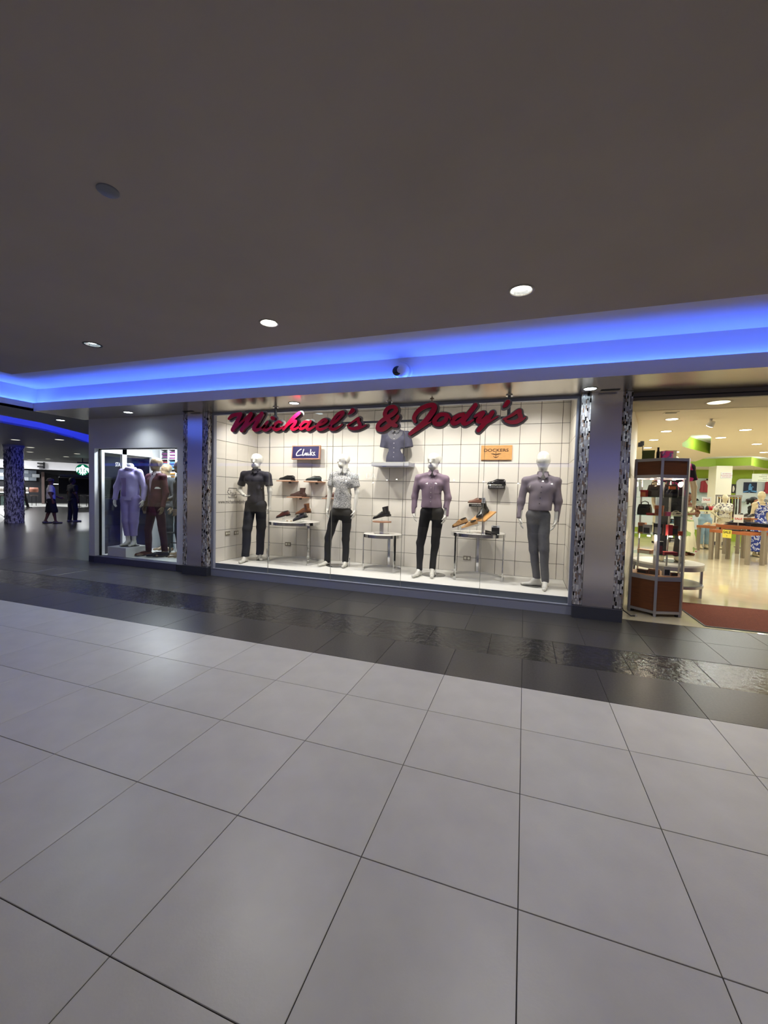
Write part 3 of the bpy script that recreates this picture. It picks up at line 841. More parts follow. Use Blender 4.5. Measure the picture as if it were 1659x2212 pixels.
# ---- recessed downlights
def downlight(label, x, y, z, r, glow, power, col=(1, .98, .94), group=None, spot=2.85, blend=1.0, name='downlight', size=.05, rim=m_trim, aim=(0, 0, 0), depth=.07):
    t = thing(name, label, 'ceiling light', (x, y, z), group=group)
    q = MB(); q.lathe(0, 0, [(r * .80, .002), (r * .84, -.006), (r * 1.0, -.004), (r * 1.02, .0015)], 28); q.build('trim_ring', rim, t, 'all')
    q = MB(); q.lathe(0, 0, [(r * .80, 0), (r * .72, depth * .35), (r * .42, depth)], 28); q.build('reflector', m_reflector, t, 'all')
    q = MB(); q.lathe(0, 0, [(r * .70, depth * .42), (r * .5, depth * .30), (0.0001, depth * .25)] if depth > .055 else [(r * .82, .0), (r * .78, -.004), (.0001, -.005)], 24); q.build('lamp', glow, t, 'all')
    if power: light('lamp_light', 'SPOT', (0, 0, -.02), power, t, col, size, aim, spot, blend)
    return t
# holes are not cut: the ceiling boards are opened with small wells around every lamp
g_cool = EM('lamp_cool', (225, 245, 255), 14.0)
g_white = EM('lamp_white', (255, 250, 240), 30.0)
g_dim = EM('lamp_dim', (190, 225, 245), 3.0)
for i, (x, y) in enumerate(CORR):
    on = (0, 1)
    if i == 0: downlight('recessed downlight with wide metal rim, rightmost in the dark ceiling', x, y, 3.0, .096, g_white, P_CORR, size=.06)
    elif i == 1: downlight('glaring round downlight, middle one in the dark ceiling', x, y, 3.0, .090, EM('lamp_glare', (255, 252, 245), 120), P_CORR, size=.06)
    elif i == 2: downlight('bluish downlight, leftmost in the dark ceiling', x, y, 3.0, .092, g_cool, P_CORR * .7, (.8, .92, 1), size=.06, rim=M('dark_trim', (48, 46, 50), .5))
    else: downlight('ceiling downlight out of the picture, %s' % ['', '', '', 'right of the metal rimmed one', 'leftmost behind the viewer', 'second behind the viewer', 'middle behind the viewer', 'fourth behind the viewer', 'rightmost behind the viewer', 'leftmost in the farthest row', 'second in the farthest row', 'middle of the farthest row', 'fourth in the farthest row', 'rightmost in the farthest row'][i], x, y, 3.0, .09, g_white, P_CORR * (1.0 if i == 3 else .03), group='corridor lights behind the viewer', size=.06)
soff_lab = ['round soffit light above the white wall with the small window', 'round soffit light above the red sign', 'round soffit light above the right mosaic pillar', 'round soffit light over the entrance out of the picture']
for i, (x, y) in enumerate(SOFF): downlight(soff_lab[i], x, y, 2.745, .082, g_cool, P_SOFF, (.86, .95, 1), size=.04, spot=2.4, depth=.03)
downlight('soffit light nearest the dark passage on the left', *SOFF2[0], 2.7452, .082, g_cool, P_SOFF * .6, (.86, .95, 1), size=.04, depth=.03)
# smoke detector disc
t = thing('ceiling_disc', 'flat round grey cover plate on the dark ceiling', 'cover plate', (-2.147, -1.68, 3.0))
q = MB(); q.lathe(0, 0, [(.052, 0), (.052, -.006), (.047, -.010), (.0001, -.011)], 32); q.build('plate', M('disc_plate', (120, 124, 134), .35), t, True)

# small spots hidden behind the window head
for i, x in enumerate([-4.45, -3.85, -3.15, -2.35, -1.55, -.75, .1]):
    t = thing('display_spot', 'small spotlight under the display ceiling, number %s from the left pillar' % ('one two three four five six seven'.split()[i]), 'spotlight', (x, 2.55, 2.94), group='spotlights of the big shop window')
    q = MB(); q.cyl(0, 0, -.01, .06, .045, .045, 20); q.build('housing', M('spot_white', (235, 235, 230), .4), t, True)
    q = MB(); q.cyl(0, 0, -.014, -.009, .036, .036, 20); q.build('lamp', EM('spot_lamp', (255, 244, 226), 25), t)
    light('lamp_light', 'SPOT', (0, 0, -.03), P_DISPLAY, t, (1, .96, .885), .03, (math.radians(20), 0, 0), 2.3, .8)
SIGN = {'M': [[(-4.453, 2.574, 0.0212), (-4.4, 2.613, 0.0293), (-4.325, 2.631, 0.0292), (-4.241, 2.633, 0.0307)], [(-4.235, 2.633, 0.0339), (-4.286, 2.542, 0.0356), (-4.379, 2.401, 0.0358)], [(-4.36, 2.413, 0.0211), (-4.211, 2.517, 0.0177), (-4.056, 2.626, 0.0272)], [(-4.043, 2.629, 0.0335), (-4.101, 2.536, 0.0353), (-4.21, 2.39, 0.0355)], [(-4.191, 2.408, 0.021), (-4.027, 2.511, 0.0176), (-3.866, 2.619, 0.0269)], [(-3.848, 2.626, 0.0348), (-3.918, 2.522, 0.0365), (-3.985, 2.418, 0.0351), (-3.943, 2.384, 0.0271), (-3.862, 2.407, 0.0206), (-3.791, 2.446, 0.0158)]], 'i': [[(-3.743, 2.502, 0.0205), (-3.806, 2.436, 0.0253), (-3.817, 2.396, 0.0253), (-3.764, 2.379, 0.0221), (-3.685, 2.418, 0.0141), (-3.632, 2.446, 0.011)], [(-3.669, 2.559, 0.0266), (-3.641, 2.549, 0.0266)]], 'c': [[(-3.515, 2.487, 0.0171), (-3.555, 2.499, 0.0203), (-3.615, 2.46, 0.025), (-3.639, 2.409, 0.0266), (-3.587, 2.381, 0.025), (-3.518, 2.398, 0.0171), (-3.458, 2.426, 0.0109)]], 'h': [[(-3.466, 2.386, 0.0233), (-3.39, 2.461, 0.0263), (-3.29, 2.553, 0.0276), (-3.204, 2.613, 0.0245)], [(-3.407, 2.435, 0.017), (-3.323, 2.489, 0.0185), (-3.259, 2.498, 0.0199), (-3.28, 2.451, 0.023), (-3.33, 2.398, 0.0231), (-3.287, 2.377, 0.02), (-3.195, 2.412, 0.0122)]], 'a': [[(-3.047, 2.477, 0.0182), (-3.113, 2.482, 0.0198), (-3.179, 2.429, 0.0214), (-3.173, 2.382, 0.0214), (-3.103, 2.402, 0.0167), (-3.03, 2.465, 0.0167)], [(-3.014, 2.486, 0.0212), (-3.07, 2.408, 0.0243), (-3.045, 2.37, 0.0228), (-2.971, 2.398, 0.0136), (-2.931, 2.419, 0.0106)]], 'e': [[(-2.915, 2.415, 0.0136), (-2.819, 2.444, 0.018), (-2.756, 2.488, 0.0194), (-2.804, 2.504, 0.0195), (-2.883, 2.446, 0.0226), (-2.903, 2.389, 0.0241), (-2.849, 2.365, 0.0225), (-2.761, 2.388, 0.0149), (-2.698, 2.419, 0.0104)]], 'l': [[(-2.701, 2.412, 0.0119), (-2.59, 2.487, 0.0192), (-2.499, 2.582, 0.0221), (-2.527, 2.6, 0.0206), (-2.599, 2.557, 0.0237), (-2.683, 2.44, 0.0268), (-2.689, 2.376, 0.0253), (-2.626, 2.365, 0.0208), (-2.548, 2.401, 0.0133), (-2.51, 2.428, 0.0103)]], 'apostrophe': [[(-2.354, 2.618, 0.0321), (-2.383, 2.591, 0.0248), (-2.421, 2.565, 0.0088)]], 's': [[(-2.432, 2.407, 0.0103), (-2.342, 2.464, 0.0146), (-2.267, 2.504, 0.0189), (-2.266, 2.462, 0.0232), (-2.235, 2.413, 0.0247), (-2.271, 2.372, 0.0247), (-2.355, 2.363, 0.0205), (-2.409, 2.383, 0.0147)], [(-2.264, 2.365, 0.0189), (-2.204, 2.384, 0.0145), (-2.148, 2.407, 0.0087)]], 'ampersand': [[(-1.694, 2.508, 0.0252), (-1.722, 2.46, 0.0223), (-1.803, 2.405, 0.0329), (-1.901, 2.344, 0.0316), (-1.97, 2.353, 0.0302), (-1.964, 2.417, 0.0271), (-1.874, 2.486, 0.03), (-1.762, 2.546, 0.0298), (-1.719, 2.601, 0.0282), (-1.758, 2.642, 0.0253), (-1.84, 2.62, 0.0284), (-1.876, 2.55, 0.03), (-1.836, 2.478, 0.0329), (-1.758, 2.404, 0.0328), (-1.713, 2.388, 0.0253)]], 'J': [[(-1.449, 2.434, 0.0219), (-1.465, 2.49, 0.0263), (-1.41, 2.574, 0.0292), (-1.311, 2.628, 0.0304), (-1.213, 2.638, 0.0317), (-1.197, 2.593, 0.036), (-1.251, 2.506, 0.0376), (-1.319, 2.426, 0.0348), (-1.417, 2.345, 0.0307), (-1.514, 2.273, 0.025)], [(-1.502, 2.277, 0.022), (-1.402, 2.331, 0.0161), (-1.29, 2.397, 0.0101), (-1.234, 2.423, 0.0072)]], 'o': [[(-1.055, 2.513, 0.0243), (-1.124, 2.508, 0.0272), (-1.185, 2.449, 0.0302), (-1.177, 2.4, 0.0302), (-1.107, 2.392, 0.0287), (-1.039, 2.444, 0.0271), (-1.03, 2.505, 0.0242), (-0.999, 2.483, 0.0157), (-0.97, 2.442, 0.0114)]], 'd': [[(-0.817, 2.504, 0.0239), (-0.89, 2.486, 0.0269), (-0.95, 2.434, 0.0284), (-0.941, 2.393, 0.027), (-0.874, 2.411, 0.0226), (-0.809, 2.47, 0.0183)], [(-0.67, 2.614, 0.0279), (-0.744, 2.514, 0.0294), (-0.814, 2.423, 0.0296), (-0.799, 2.385, 0.0267), (-0.74, 2.401, 0.0182), (-0.688, 2.432, 0.0112)]], 'y': [[(-0.669, 2.472, 0.0167), (-0.605, 2.509, 0.0208), (-0.566, 2.514, 0.0222), (-0.61, 2.456, 0.025), (-0.634, 2.417, 0.0251), (-0.595, 2.407, 0.0222), (-0.519, 2.466, 0.0193)], [(-0.456, 2.516, 0.0248), (-0.505, 2.439, 0.0276), (-0.567, 2.362, 0.0291), (-0.623, 2.297, 0.0251)], [(-0.567, 2.362, 0.0139), (-0.478, 2.412, 0.0124), (-0.39, 2.462, 0.0082)]], 'apostrophe_second': [[(-0.277, 2.635, 0.0272), (-0.301, 2.601, 0.0245), (-0.325, 2.58, 0.0136)]], 's_second': [[(-0.319, 2.426, 0.0123), (-0.227, 2.469, 0.0176), (-0.142, 2.523, 0.0229), (-0.135, 2.485, 0.027), (-0.12, 2.439, 0.0269), (-0.162, 2.393, 0.027), (-0.236, 2.387, 0.0231), (-0.293, 2.406, 0.0177)], [(-0.162, 2.385, 0.0203), (-0.107, 2.409, 0.0148), (-0.065, 2.441, 0.0081)]]}
FIG_m1 = ((-4.6, 2.87, 0.21), {'top': (0.056, 0.0, 1.892), 'head': (0.056, 0.0, 1.768), 'chin': (0.069, 0.0, 1.628), 'neck': (0.055, 0.0, 1.595), 'shl': (-0.221, 0.0, 1.544), 'shr': (0.31, 0.0, 1.525), 'ell': (-0.331, 0.04, 1.26), 'elr': (0.337, -0.0, 1.255), 'wrl': (-0.117, -0.12, 1.171), 'wrr': (0.336, 0.0, 0.987), 'hnl': (0.008, -0.14, 1.136), 'hnr': (0.338, 0.0, 0.854), 'wal': (-0.156, 0.0, 1.058), 'war': (0.262, 0.0, 1.071), 'hpl': (-0.056, 0.0, 0.993), 'hpr': (0.156, 0.0, 1.0), 'knl': (-0.049, -0.1, 0.582), 'knr': (0.111, 0.08, 0.607), 'anl': (-0.023, -0.17, 0.109), 'anr': (0.006, 0.2, 0.092), 'toel': (0.027, -0.385, 0.03), 'toer': (0.165, 0.017, 0.03)})
FIG_m2 = ((-3.085, 3.071, 0.21), {'top': (0.132, -0.0, 1.898), 'head': (0.135, -0.0, 1.789), 'chin': (0.117, -0.0, 1.669), 'neck': (0.155, -0.0, 1.624), 'shl': (-0.055, -0.0, 1.547), 'shr': (0.342, -0.0, 1.528), 'ell': (-0.112, -0.0, 1.279), 'elr': (0.393, -0.0, 1.275), 'wrl': (-0.123, -0.05, 0.973), 'wrr': (0.378, -0.05, 0.955), 'hnl': (-0.11, -0.08, 0.823), 'hnr': (0.366, -0.08, 0.821), 'wal': (-0.064, -0.0, 1.005), 'war': (0.302, -0.0, 1.018), 'hpl': (0.003, -0.0, 0.902), 'hpr': (0.221, -0.0, 0.911), 'knl': (-0.121, -0.0, 0.472), 'knr': (0.206, -0.0, 0.472), 'anl': (-0.138, -0.0, 0.054), 'anr': (0.209, -0.0, 0.091), 'toel': (-0.175, -0.219, 0.03), 'toer': (0.239, -0.166, 0.03)})
FIG_m3 = ((-1.4, 2.93, 0.21), {'top': (0.026, -0.0, 1.903), 'head': (0.027, -0.0, 1.769), 'chin': (0.015, -0.0, 1.645), 'neck': (0.026, -0.0, 1.597), 'shl': (-0.214, -0.0, 1.517), 'shr': (0.223, -0.0, 1.508), 'ell': (-0.26, -0.0, 1.223), 'elr': (0.257, -0.0, 1.218), 'wrl': (-0.248, -0.05, 0.97), 'wrr': (0.243, -0.05, 0.952), 'hnl': (-0.226, -0.08, 0.841), 'hnr': (0.222, -0.08, 0.819), 'wal': (-0.146, -0.0, 1.089), 'war': (0.169, -0.0, 1.1), 'hpl': (-0.073, -0.0, 0.985), 'hpr': (0.114, -0.0, 0.992), 'knl': (-0.143, -0.0, 0.512), 'knr': (0.09, -0.0, 0.526), 'anl': (-0.135, -0.06, 0.098), 'anr': (0.048, 0.03, 0.114), 'toel': (-0.177, -0.272, 0.03), 'toer': (0.091, -0.191, 0.03)})
FIG_m4 = ((0.175, 2.86, 0.21), {'top': (0.01, -0.0, 1.894), 'head': (0.015, -0.0, 1.771), 'chin': (0.023, -0.0, 1.638), 'neck': (0.018, -0.0, 1.578), 'shl': (-0.218, -0.0, 1.49), 'shr': (0.215, -0.0, 1.487), 'ell': (-0.259, -0.0, 1.197), 'elr': (0.231, -0.0, 1.212), 'wrl': (-0.264, -0.05, 0.971), 'wrr': (0.207, -0.05, 0.943), 'hnl': (-0.243, -0.08, 0.813), 'hnr': (0.168, -0.08, 0.796), 'wal': (-0.136, -0.0, 1.111), 'war': (0.129, -0.0, 1.12), 'hpl': (-0.094, -0.0, 1.002), 'hpr': (0.046, -0.0, 1.008), 'knl': (-0.061, -0.0, 0.52), 'knr': (0.072, -0.07, 0.538), 'anl': (-0.006, 0.05, 0.121), 'anr': (0.103, -0.08, 0.095), 'toel': (-0.189, 0.006, 0.03), 'toer': (0.084, -0.275, 0.03)})
# ================================================================== big shop window: contents
# ---- red script sign hung from the soffit
m_red = M('sign_red_acrylic', (252, 14, 66), .34, spec=.6)
m_redd = M('sign_return_dark_red', (92, 22, 34), .3, metal=.3)
m_back = M('sign_backing_grey', (206, 200, 190), .4)
m_rail = M('sign_rail_grey', (120, 122, 124), .35, metal=.7)
sign = thing('shop_sign', "red script lettering Michael's & Jody's hanging in front of the big window", 'sign', (0, 0, 0))
for k, strokes in SIGN.items():
    a = MB(); b = MB()
    strokes_solid(a, strokes, 2.03, 2.085); strokes_solid(b, strokes, 2.092, 2.104, .024, .008)
    L = a.build('letter', [m_red, m_redd], sign)
    b.build('letter_backing', [m_back, m_back], L)
m = MB(); m.box(-3.75, -.22, 2.112, 2.136, 2.448, 2.476); m.build('rail', m_rail, sign)
for x in (-3.68, -1.85, -.266):
    m = MB(); m.cyl(x, 2.145, 2.45, 2.744, .021, n=14); r = m.build('rod', m_rail, sign, True)
    m = MB(); m.cyl(x, 2.145, 2.732, 2.7445, .045, n=18); m.build('flange', m_chrome, r, True)

# ---- mannequins
m_man = M('mannequin_white', (226, 224, 214), .22, coat=.3)
m_mans = M('mannequin_shirt_navy', (40, 38, 50), .75, noise=.25, nscale=24, bump=.2, bscale=120)
m_jean = M('jeans_charcoal', (27, 29, 38), .8, noise=.2, nscale=30, bump=.15, bscale=200)
m_btrou = M('trousers_black', (14, 14, 17), .75, bump=.1, bscale=150)
m_speck = PATTERN('shirt_speckled', [(70, 70, 78), (150, 150, 152), (222, 222, 218)], 130, 'noise', .75, [0, .43, .53])
m_mauve = PATTERN('shirt_mauve_stripe', [(150, 128, 144), (122, 104, 122)], 60, 'wave', .7, [0.2, .8])
m_greysh = PATTERN('shirt_grey_check', [(138, 126, 136), (112, 104, 114)], 70, 'wave', .75, [.2, .8])
m_gtrou = M('trousers_grey', (92, 92, 96), .8, noise=.08, nscale=40, bump=.15, bscale=180)
m_btn = M('button_dark', (25, 22, 26), .3)
m_btnw = M('button_pale', (205, 200, 200), .3)
def fixJ(J):
    return {k: (v if isinstance(v, tuple) else tuple(v)) for k, v in J.items()}
def base_plate(t, x, y, r=.19, rod=None):
    q = MB(); q.lathe(x, y, [(.0001, .006), (r - .004, .006), (r, .003), (r, 0), (.0001, 0)], 36); q.build('base_plate', M('base_glass_steel', (150, 152, 152), .12, metal=.8), t, True)
    if rod: q = MB(); q.tube([(rod[0], rod[1], .004), (rod[0], rod[1], rod[2])], .008, 8); q.build('support_rod', m_chrome, t, True)

loc, J = FIG_m1; J = tuck(J, .02, -.01)
r = figure('mannequin', 'white mannequin in dark navy short-sleeved shirt with one hand on its hip', 'mannequin', loc, J, m_man, group='mannequins in the big window', look=.18,
           top=dict(mat=m_mans, sleeve='short', hem=1.04, loose=.024), bottom=dict(mat=m_jean, cuff=.064, knee=.066, loose=.016, waist=1.10))
collar(J, m_mans, r['root']); placket(r['bvh'], .05, 1.55, .055, 1.07, m_mans, m_btn, r['root'], 6)
patch(r['bvh'], lambda u, v: (.13 + .1 * u, 1.40 - .12 * v), 4, 4, .004).build('pocket', m_mans, r['root'], 'all')
base_plate(r['root'], -.02, .17, rod=(.149, .22, .2))
loc, J = FIG_m2; J = tuck(J, .0, -.005)
r = figure('mannequin', 'white mannequin looking left in a speckled white short-sleeved shirt and black trousers', 'mannequin', loc, J, m_man, group='mannequins in the big window', look=-.75,
           top=dict(mat=m_speck, sleeve='short', hem=.99, loose=.022, ph=2), bottom=dict(mat=m_btrou, cuff=.052, loose=.006, waist=1.06))
collar(J, m_speck, r['root']); placket(r['bvh'], .15, 1.56, .12, 1.02, m_speck, m_btn, r['root'], 6)
base_plate(r['root'], .05, 0.02, rod=(.27, .03, .15))
loc, J = FIG_m3; J = tuck(J, .012, -.005)
r = figure('mannequin', 'white mannequin in a mauve striped long-sleeved shirt tucked into black trousers', 'mannequin', loc, J, m_man, group='mannequins in the big window', look=-.25,
           top=dict(mat=m_mauve, sleeve='long', hem=1.06, loose=.020, ph=4), bottom=dict(mat=m_btrou, cuff=.044, loose=.006, waist=1.095))
collar(J, m_mauve, r['root']); placket(r['bvh'], .02, 1.54, .02, 1.12, m_mauve, m_btnw, r['root'], 6)
patch(r['bvh'], lambda u, v: (.075 + .1 * u, 1.40 - .12 * v), 4, 4, .004).build('pocket', m_mauve, r['root'], 'all')
base_plate(r['root'], .05, .12, rod=(.1, .03, .16))
loc, J = FIG_m4; J = tuck(J, .015, 0)
r = figure('mannequin', 'faceless egg-headed mannequin in a grey shirt and grey trousers by the right pillar', 'mannequin', loc, J, m_man, group='mannequins in the big window', head='egg',
           top=dict(mat=m_greysh, sleeve='long', hem=1.08, loose=.018, ph=6), bottom=dict(mat=m_gtrou, cuff=.047, loose=.007, waist=1.115))
collar(J, m_greysh, r['root']); placket(r['bvh'], .015, 1.52, -.02, 1.14, m_greysh, m_btn, r['root'], 5)
base_plate(r['root'], -.03, .1)

# ---- torso form on the wall shelf
t = thing('wall_shelf', 'thick grey box shelf on the tiled wall behind the ampersand', 'shelf', (0, 0, 0))
m = MB(); m.box(-2.492, -1.842, 3.18, 3.558, 1.928, 1.995); o = m.build('board', M('shelf_grey', (176, 176, 172), .45), t); bevel_mesh(o.data, .004, 1)
m = MB(); m.box(-2.30, -2.24, 3.19, 3.21, 1.920, 1.9285); m.build('clip', M('clip_blue', (40, 60, 130), .4), t)
Jb = {k: (v[0] * .93, v[1] * .9, v[2] - 1.04) for k, v in skeleton(1.86, .40).items()}
t = thing('torso_form', 'headless torso form in a dark slate button shirt standing on the wall shelf', 'mannequin', (-2.12, 3.35, 1.995))
m_bust = M('shirt_slate', (66, 66, 84), .8, noise=.12, nscale=20, bump=.2, bscale=130)
P = [p for p in body_prims(Jb, 'none', feet=False)][:4] + [(Jb['neck'], addv(Jb['neck'], (0, 0, .02)), .055, .05)]
link('form', sdf_mesh('form', P, m_man, .012, .02, None, lambda X, Y, Z: .0 - Z), t)
sm = shirt_mesh(Jb, m_bust, 'short', .004, .026, 1.3); link('shirt', sm, t); bb = bvh_of(sm)
placket(bb, 0, .50, 0, .05, m_bust, m_btnw, t, 6)
patch(bb, lambda u, v: (-.13 + .26 * u, .53 - (.05 + .10 * math.sin(PI * u)) * v - .015), 10, 4, .004).build('yoke', M('yoke_grey', (92, 92, 98), .8), t, 'all')
collar(Jb, M('yoke_grey', (92, 92, 98), .8), t, hgt=.03)

# ---- round chrome tables
def round_table(label, x, y, r, zt, legs, a0, a1):
    t = thing('round_table', label, 'table', (x, y, .21), group='round chrome tables in the big window'); h = zt - .21
    q = MB(); q.lathe(0, 0, [(.0001, h), (r - .012, h), (r - .010, h - .004), (r - .010, h - .02), (.0001, h - .02)], 48); q.build('table_top', M('table_top_white', (236, 234, 226), .3), t, True)
    q = MB(); q.ring(0, 0, h - .05, h - .001, r - .010, r, 48); q.build('rim_band', m_chrome, t, True)
    for a in legs:
        q = MB(); a_ = math.radians(a); c, s = math.cos(a_), math.sin(a_)
        mt = Matrix(((c, -s, 0, (r - .004) * c), (s, c, 0, (r - .004) * s), (0, 0, 1, (h - .012) / 2), (0, 0, 0, 1)))
        q.obox(mt, .012, .04, h - .014); q.build('leg', m_chrome, t)
    q = MB(); q.ring(0, 0, .001, .03, r - .018, r - .008, 44, math.radians(a0), math.radians(a1), False); q.build('base_ring', m_chrome, t, True)
    return t
round_table('large round chrome table with brown shoes beside the navy mannequin', -3.89, 3.09, .45, .935, (199, 333, 85), -30, 202)
round_table('small round chrome table with a disc riser below the wall shelf', -2.22, 3.08, .325, .81, (211, 326, 88), -36, 214)
round_table('round chrome table with tan shoes beside the grey mannequin', -.69, 3.11, .41, .915, (224, 344, 95), -18, 226)

# ---- risers, shelves and shoes
m_wood = M('pale_wood', (214, 160, 96), .5, noise=.10, nscale=10, stretch=(1, 8, 8))
m_wood2 = M('brown_wood', (186, 138, 108), .5, noise=.10, nscale=12, stretch=(1, 8, 8))
m_acr = GLASS('clear_acrylic', (.96, .98, .98))
t = thing('riser', 'round wooden disc riser on a metal post under the black ankle boot', 'riser', (-2.24, 3.08, .81))
m = MB(); m.cyl(0, 0, .188, .206, .155, n=32); m.build('disc', m_wood2, t, True)
m = MB(); m.box(-.032, .032, -.02, .02, .006, .188); m.build('post', m_steel, t)
m = MB(); m.cyl(0, 0, .0005, .006, .13, n=32); m.build('foot', m_steel, t, True)
def wood_shelf(label, x0, x1, z, mat, group=None, y0=3.36):
    t = thing('shoe_shelf', label, 'shelf', ((x0 + x1) / 2, 3.559, z), group=group); w = x1 - x0
    m = MB(); m.box(-w / 2, w / 2, y0 - 3.559, 0, -.018, 0); m.build('board', mat, t)
    m = MB(); m.box(-.02, .02, -.03, 0, -.05, -.018); m.build('bracket', m_alud, t)
    return t
wood_shelf('thin wooden wall shelf holding the black dress shoe', -4.46, -4.10, 1.668, m_wood2, 'little wall shelves')
wood_shelf('thin wooden wall shelf holding the green lace-up shoe', -3.88, -3.53, 1.662, m_wood2, 'little wall shelves')
wood_shelf('thin wooden wall shelf holding the brown suede boot', -4.23, -3.86, 1.368, m_wood2, 'little wall shelves')
wood_shelf('thin wooden wall shelf half hidden by the speckled mannequin', -3.50, -3.16, 1.365, m_wood2, 'little wall shelves')
def leather(n, c, r=.28): return M(n, c, r, noise=.12, nscale=25, bump=.05, bscale=80, coat=.2)
L_black = leather('leather_black', (22, 20, 22), .22); L_brown = leather('leather_brown', (84, 46, 36)); L_cog = leather('leather_cognac', (120, 78, 48))
L_suede = leather('suede_dark_brown', (70, 46, 40), .7); L_green = leather('leather_dark_green', (30, 42, 40), .35); L_tan = leather('nubuck_tan', (176, 134, 82), .7)
L_mid = leather('leather_mid_brown', (112, 74, 58)); L_grey = leather('leather_polished_grey', (74, 72, 70), .15)
S_black = M('sole_black', (20, 18, 18), .6); S_brown = M('sole_brown', (70, 42, 28), .6); S_white = M('sole_white', (226, 222, 212), .6)
dark_in = M('shoe_lining', (28, 22, 20), .8)
shoe('dress_shoe', 'black leather dress shoe on the upper left wall shelf', (-4.285, 3.45, 1.675), PI, 'lace', (L_black, S_black, dark_in, S_black), .33, group='shoes in the big window')
shoe('lace_up_shoe', 'dark green lace-up shoe on the upper wall shelf', (-3.72, 3.45, 1.669), PI, 'sneaker', (L_green, S_black, dark_in, S_white), .31, group='shoes in the big window')
shoe('ankle_boot', 'dark brown suede ankle boot on the middle wall shelf', (-4.045, 3.45, 1.375), PI, 'boot', (L_suede, S_brown, L_suede), .32, cat='boot', group='shoes in the big window')
shoe('lace_up_shoe', 'reddish shoe partly hidden behind the speckled mannequin', (-3.33, 3.46, 1.372), PI, 'lace', (L_brown, S_brown, dark_in, S_brown), .29, group='shoes in the big window')
def stand(label, x, y, z, h, w=.10, tilt=0.0):
    t = thing('shoe_stand', label, 'display stand', (x, y, z), group='clear acrylic stands')
    m = MB(); m.box(-w / 2, w / 2, -.04, .04, .0008, .006); m.build('foot', m_acr, t)
    m = MB(); m.box(-.004, .004, -.035, .035, .006, h); m.build('upright', m_acr, t)
    m = MB(); mt = Matrix.Translation((0, 0, h)) @ Matrix.Rotation(-tilt, 4, 'Y'); m.obox(mt, w * 1.3, .075, .005); m.build('rest', m_acr, t)
    return t
stand('clear acrylic stand under the brown lace-up shoe', -4.06, 3.0, .935, .066, tilt=math.radians(15))
shoe('lace_up_shoe', 'reddish brown lace-up shoe tilted on a clear stand at the left', (-4.065, 3.0, 1.012), PI, 'lace', (L_brown, S_black, dark_in, S_brown), .275, math.radians(15), group='shoes in the big window')
stand('clear acrylic stand under the cognac ankle boot', -3.70, 3.06, .935, .135, tilt=math.radians(11))
shoe('ankle_boot', 'cognac leather ankle boot on a tall clear stand', (-3.70, 3.06, 1.082), PI, 'boot', (L_cog, S_brown, L_suede), .30, math.radians(11), cat='boot', group='shoes in the big window')
stand('clear acrylic stand under the polished loafer', -3.64, 2.86, .935, .046, .09, tilt=math.radians(20))
shoe('loafer', 'polished grey-black loafer tilted on a low clear stand', (-3.64, 2.86, .994), PI, 'loafer', (L_grey, S_black, dark_in, L_black), .275, math.radians(20), group='shoes in the big window')
for x, lab in ((-3.86, 'gold watch on a small clear block on the left table'), (-3.78, 'gold cufflink box beside the polished loafer')):
    t = thing('watch', lab, 'watch', (x, 2.80, .935))
    m = MB(); m.box(-.018, .018, -.012, .012, .0008, .02); m.build('block', m_acr, t)
    m = MB(); m.ring(0, 0, .0205, .032, .011, .018, 18); m.build('case', M('gold', (212, 168, 80), .25, metal=1), t, True)
stand('clear acrylic stand under the black ankle boot', -2.245, 3.08, 1.0165, .04, .10, tilt=math.radians(15))
shoe('ankle_boot', 'black leather ankle boot on the disc riser', (-2.245, 3.08, 1.075), PI, 'boot', (L_black, S_black, M('gore_black', (34, 34, 36), .8)), .31, math.radians(15), cat='boot', group='shoes in the big window')
# dockers shelves
def block_shelf(label, x0, x1, z0, z1):
    t = thing('shoe_shelf', label, 'shelf', ((x0 + x1) / 2, 3.40, z0)); w = x1 - x0
    m = MB(); m.box(-w / 2, w / 2, 0, .159, 0, z1 - z0); m.build('block', M('block_black', (24, 22, 24), .4), t)
    lettering('DOCKERS', M('print_silver', (190, 190, 190), .4), t, (0, -.0015, (z1 - z0) / 2), (z1 - z0) * .62, depth=.001, sx=1.25, spacing=1.15)
block_shelf('black block shelf lettered DOCKERS at the upper right', -.592, -.333, 1.592, 1.648)
block_shelf('black block shelf lettered DOCKERS behind the wooden board', -.88, -.62, 1.298, 1.342)
shoe('dress_shoe', 'black lace-up shoe on the upper black DOCKERS shelf', (-.468, 3.47, 1.655), PI, 'lace', (L_black, S_black, dark_in, S_black), .28, group='shoes in the big window')
shoe('lace_up_shoe', 'mid-brown lace-up shoe on the lower black DOCKERS shelf', (-.765, 3.47, 1.349), PI, 'lace', (L_mid, S_brown, dark_in, S_brown), .28, group='shoes in the big window')
t = thing('riser', 'slanted pale wooden board on a steel post with the black boot', 'riser', (-.61, 3.05, .915))
m = MB(); mt = Matrix.Translation((0, -.02, .255)) @ Matrix.Rotation(math.radians(-32), 4, 'Z') @ Matrix.Rotation(math.radians(27), 4, 'X'); m.obox(mt, .26, .30, .018); m.build('board', m_wood, t)
m = MB(); m.box(-.018, .018, -.006, .006, .006, .245); m.build('post', m_steel, t)
m = MB(); m.cyl(0, 0, .0006, .006, .09, n=28); m.build('foot', m_steel, t, True)
t = shoe('ankle_boot', 'black ankle boot standing on the slanted pale board', (-.62, 3.02, 1.198), math.radians(238), 'boot', (L_black, S_black, M('gore_black', (34, 34, 36), .8)), .26, math.radians(26), cat='boot', group='shoes in the big window')
stand('clear acrylic stand under the tan slip-on', -.945, 3.0, .915, .088, .09, tilt=math.radians(23))
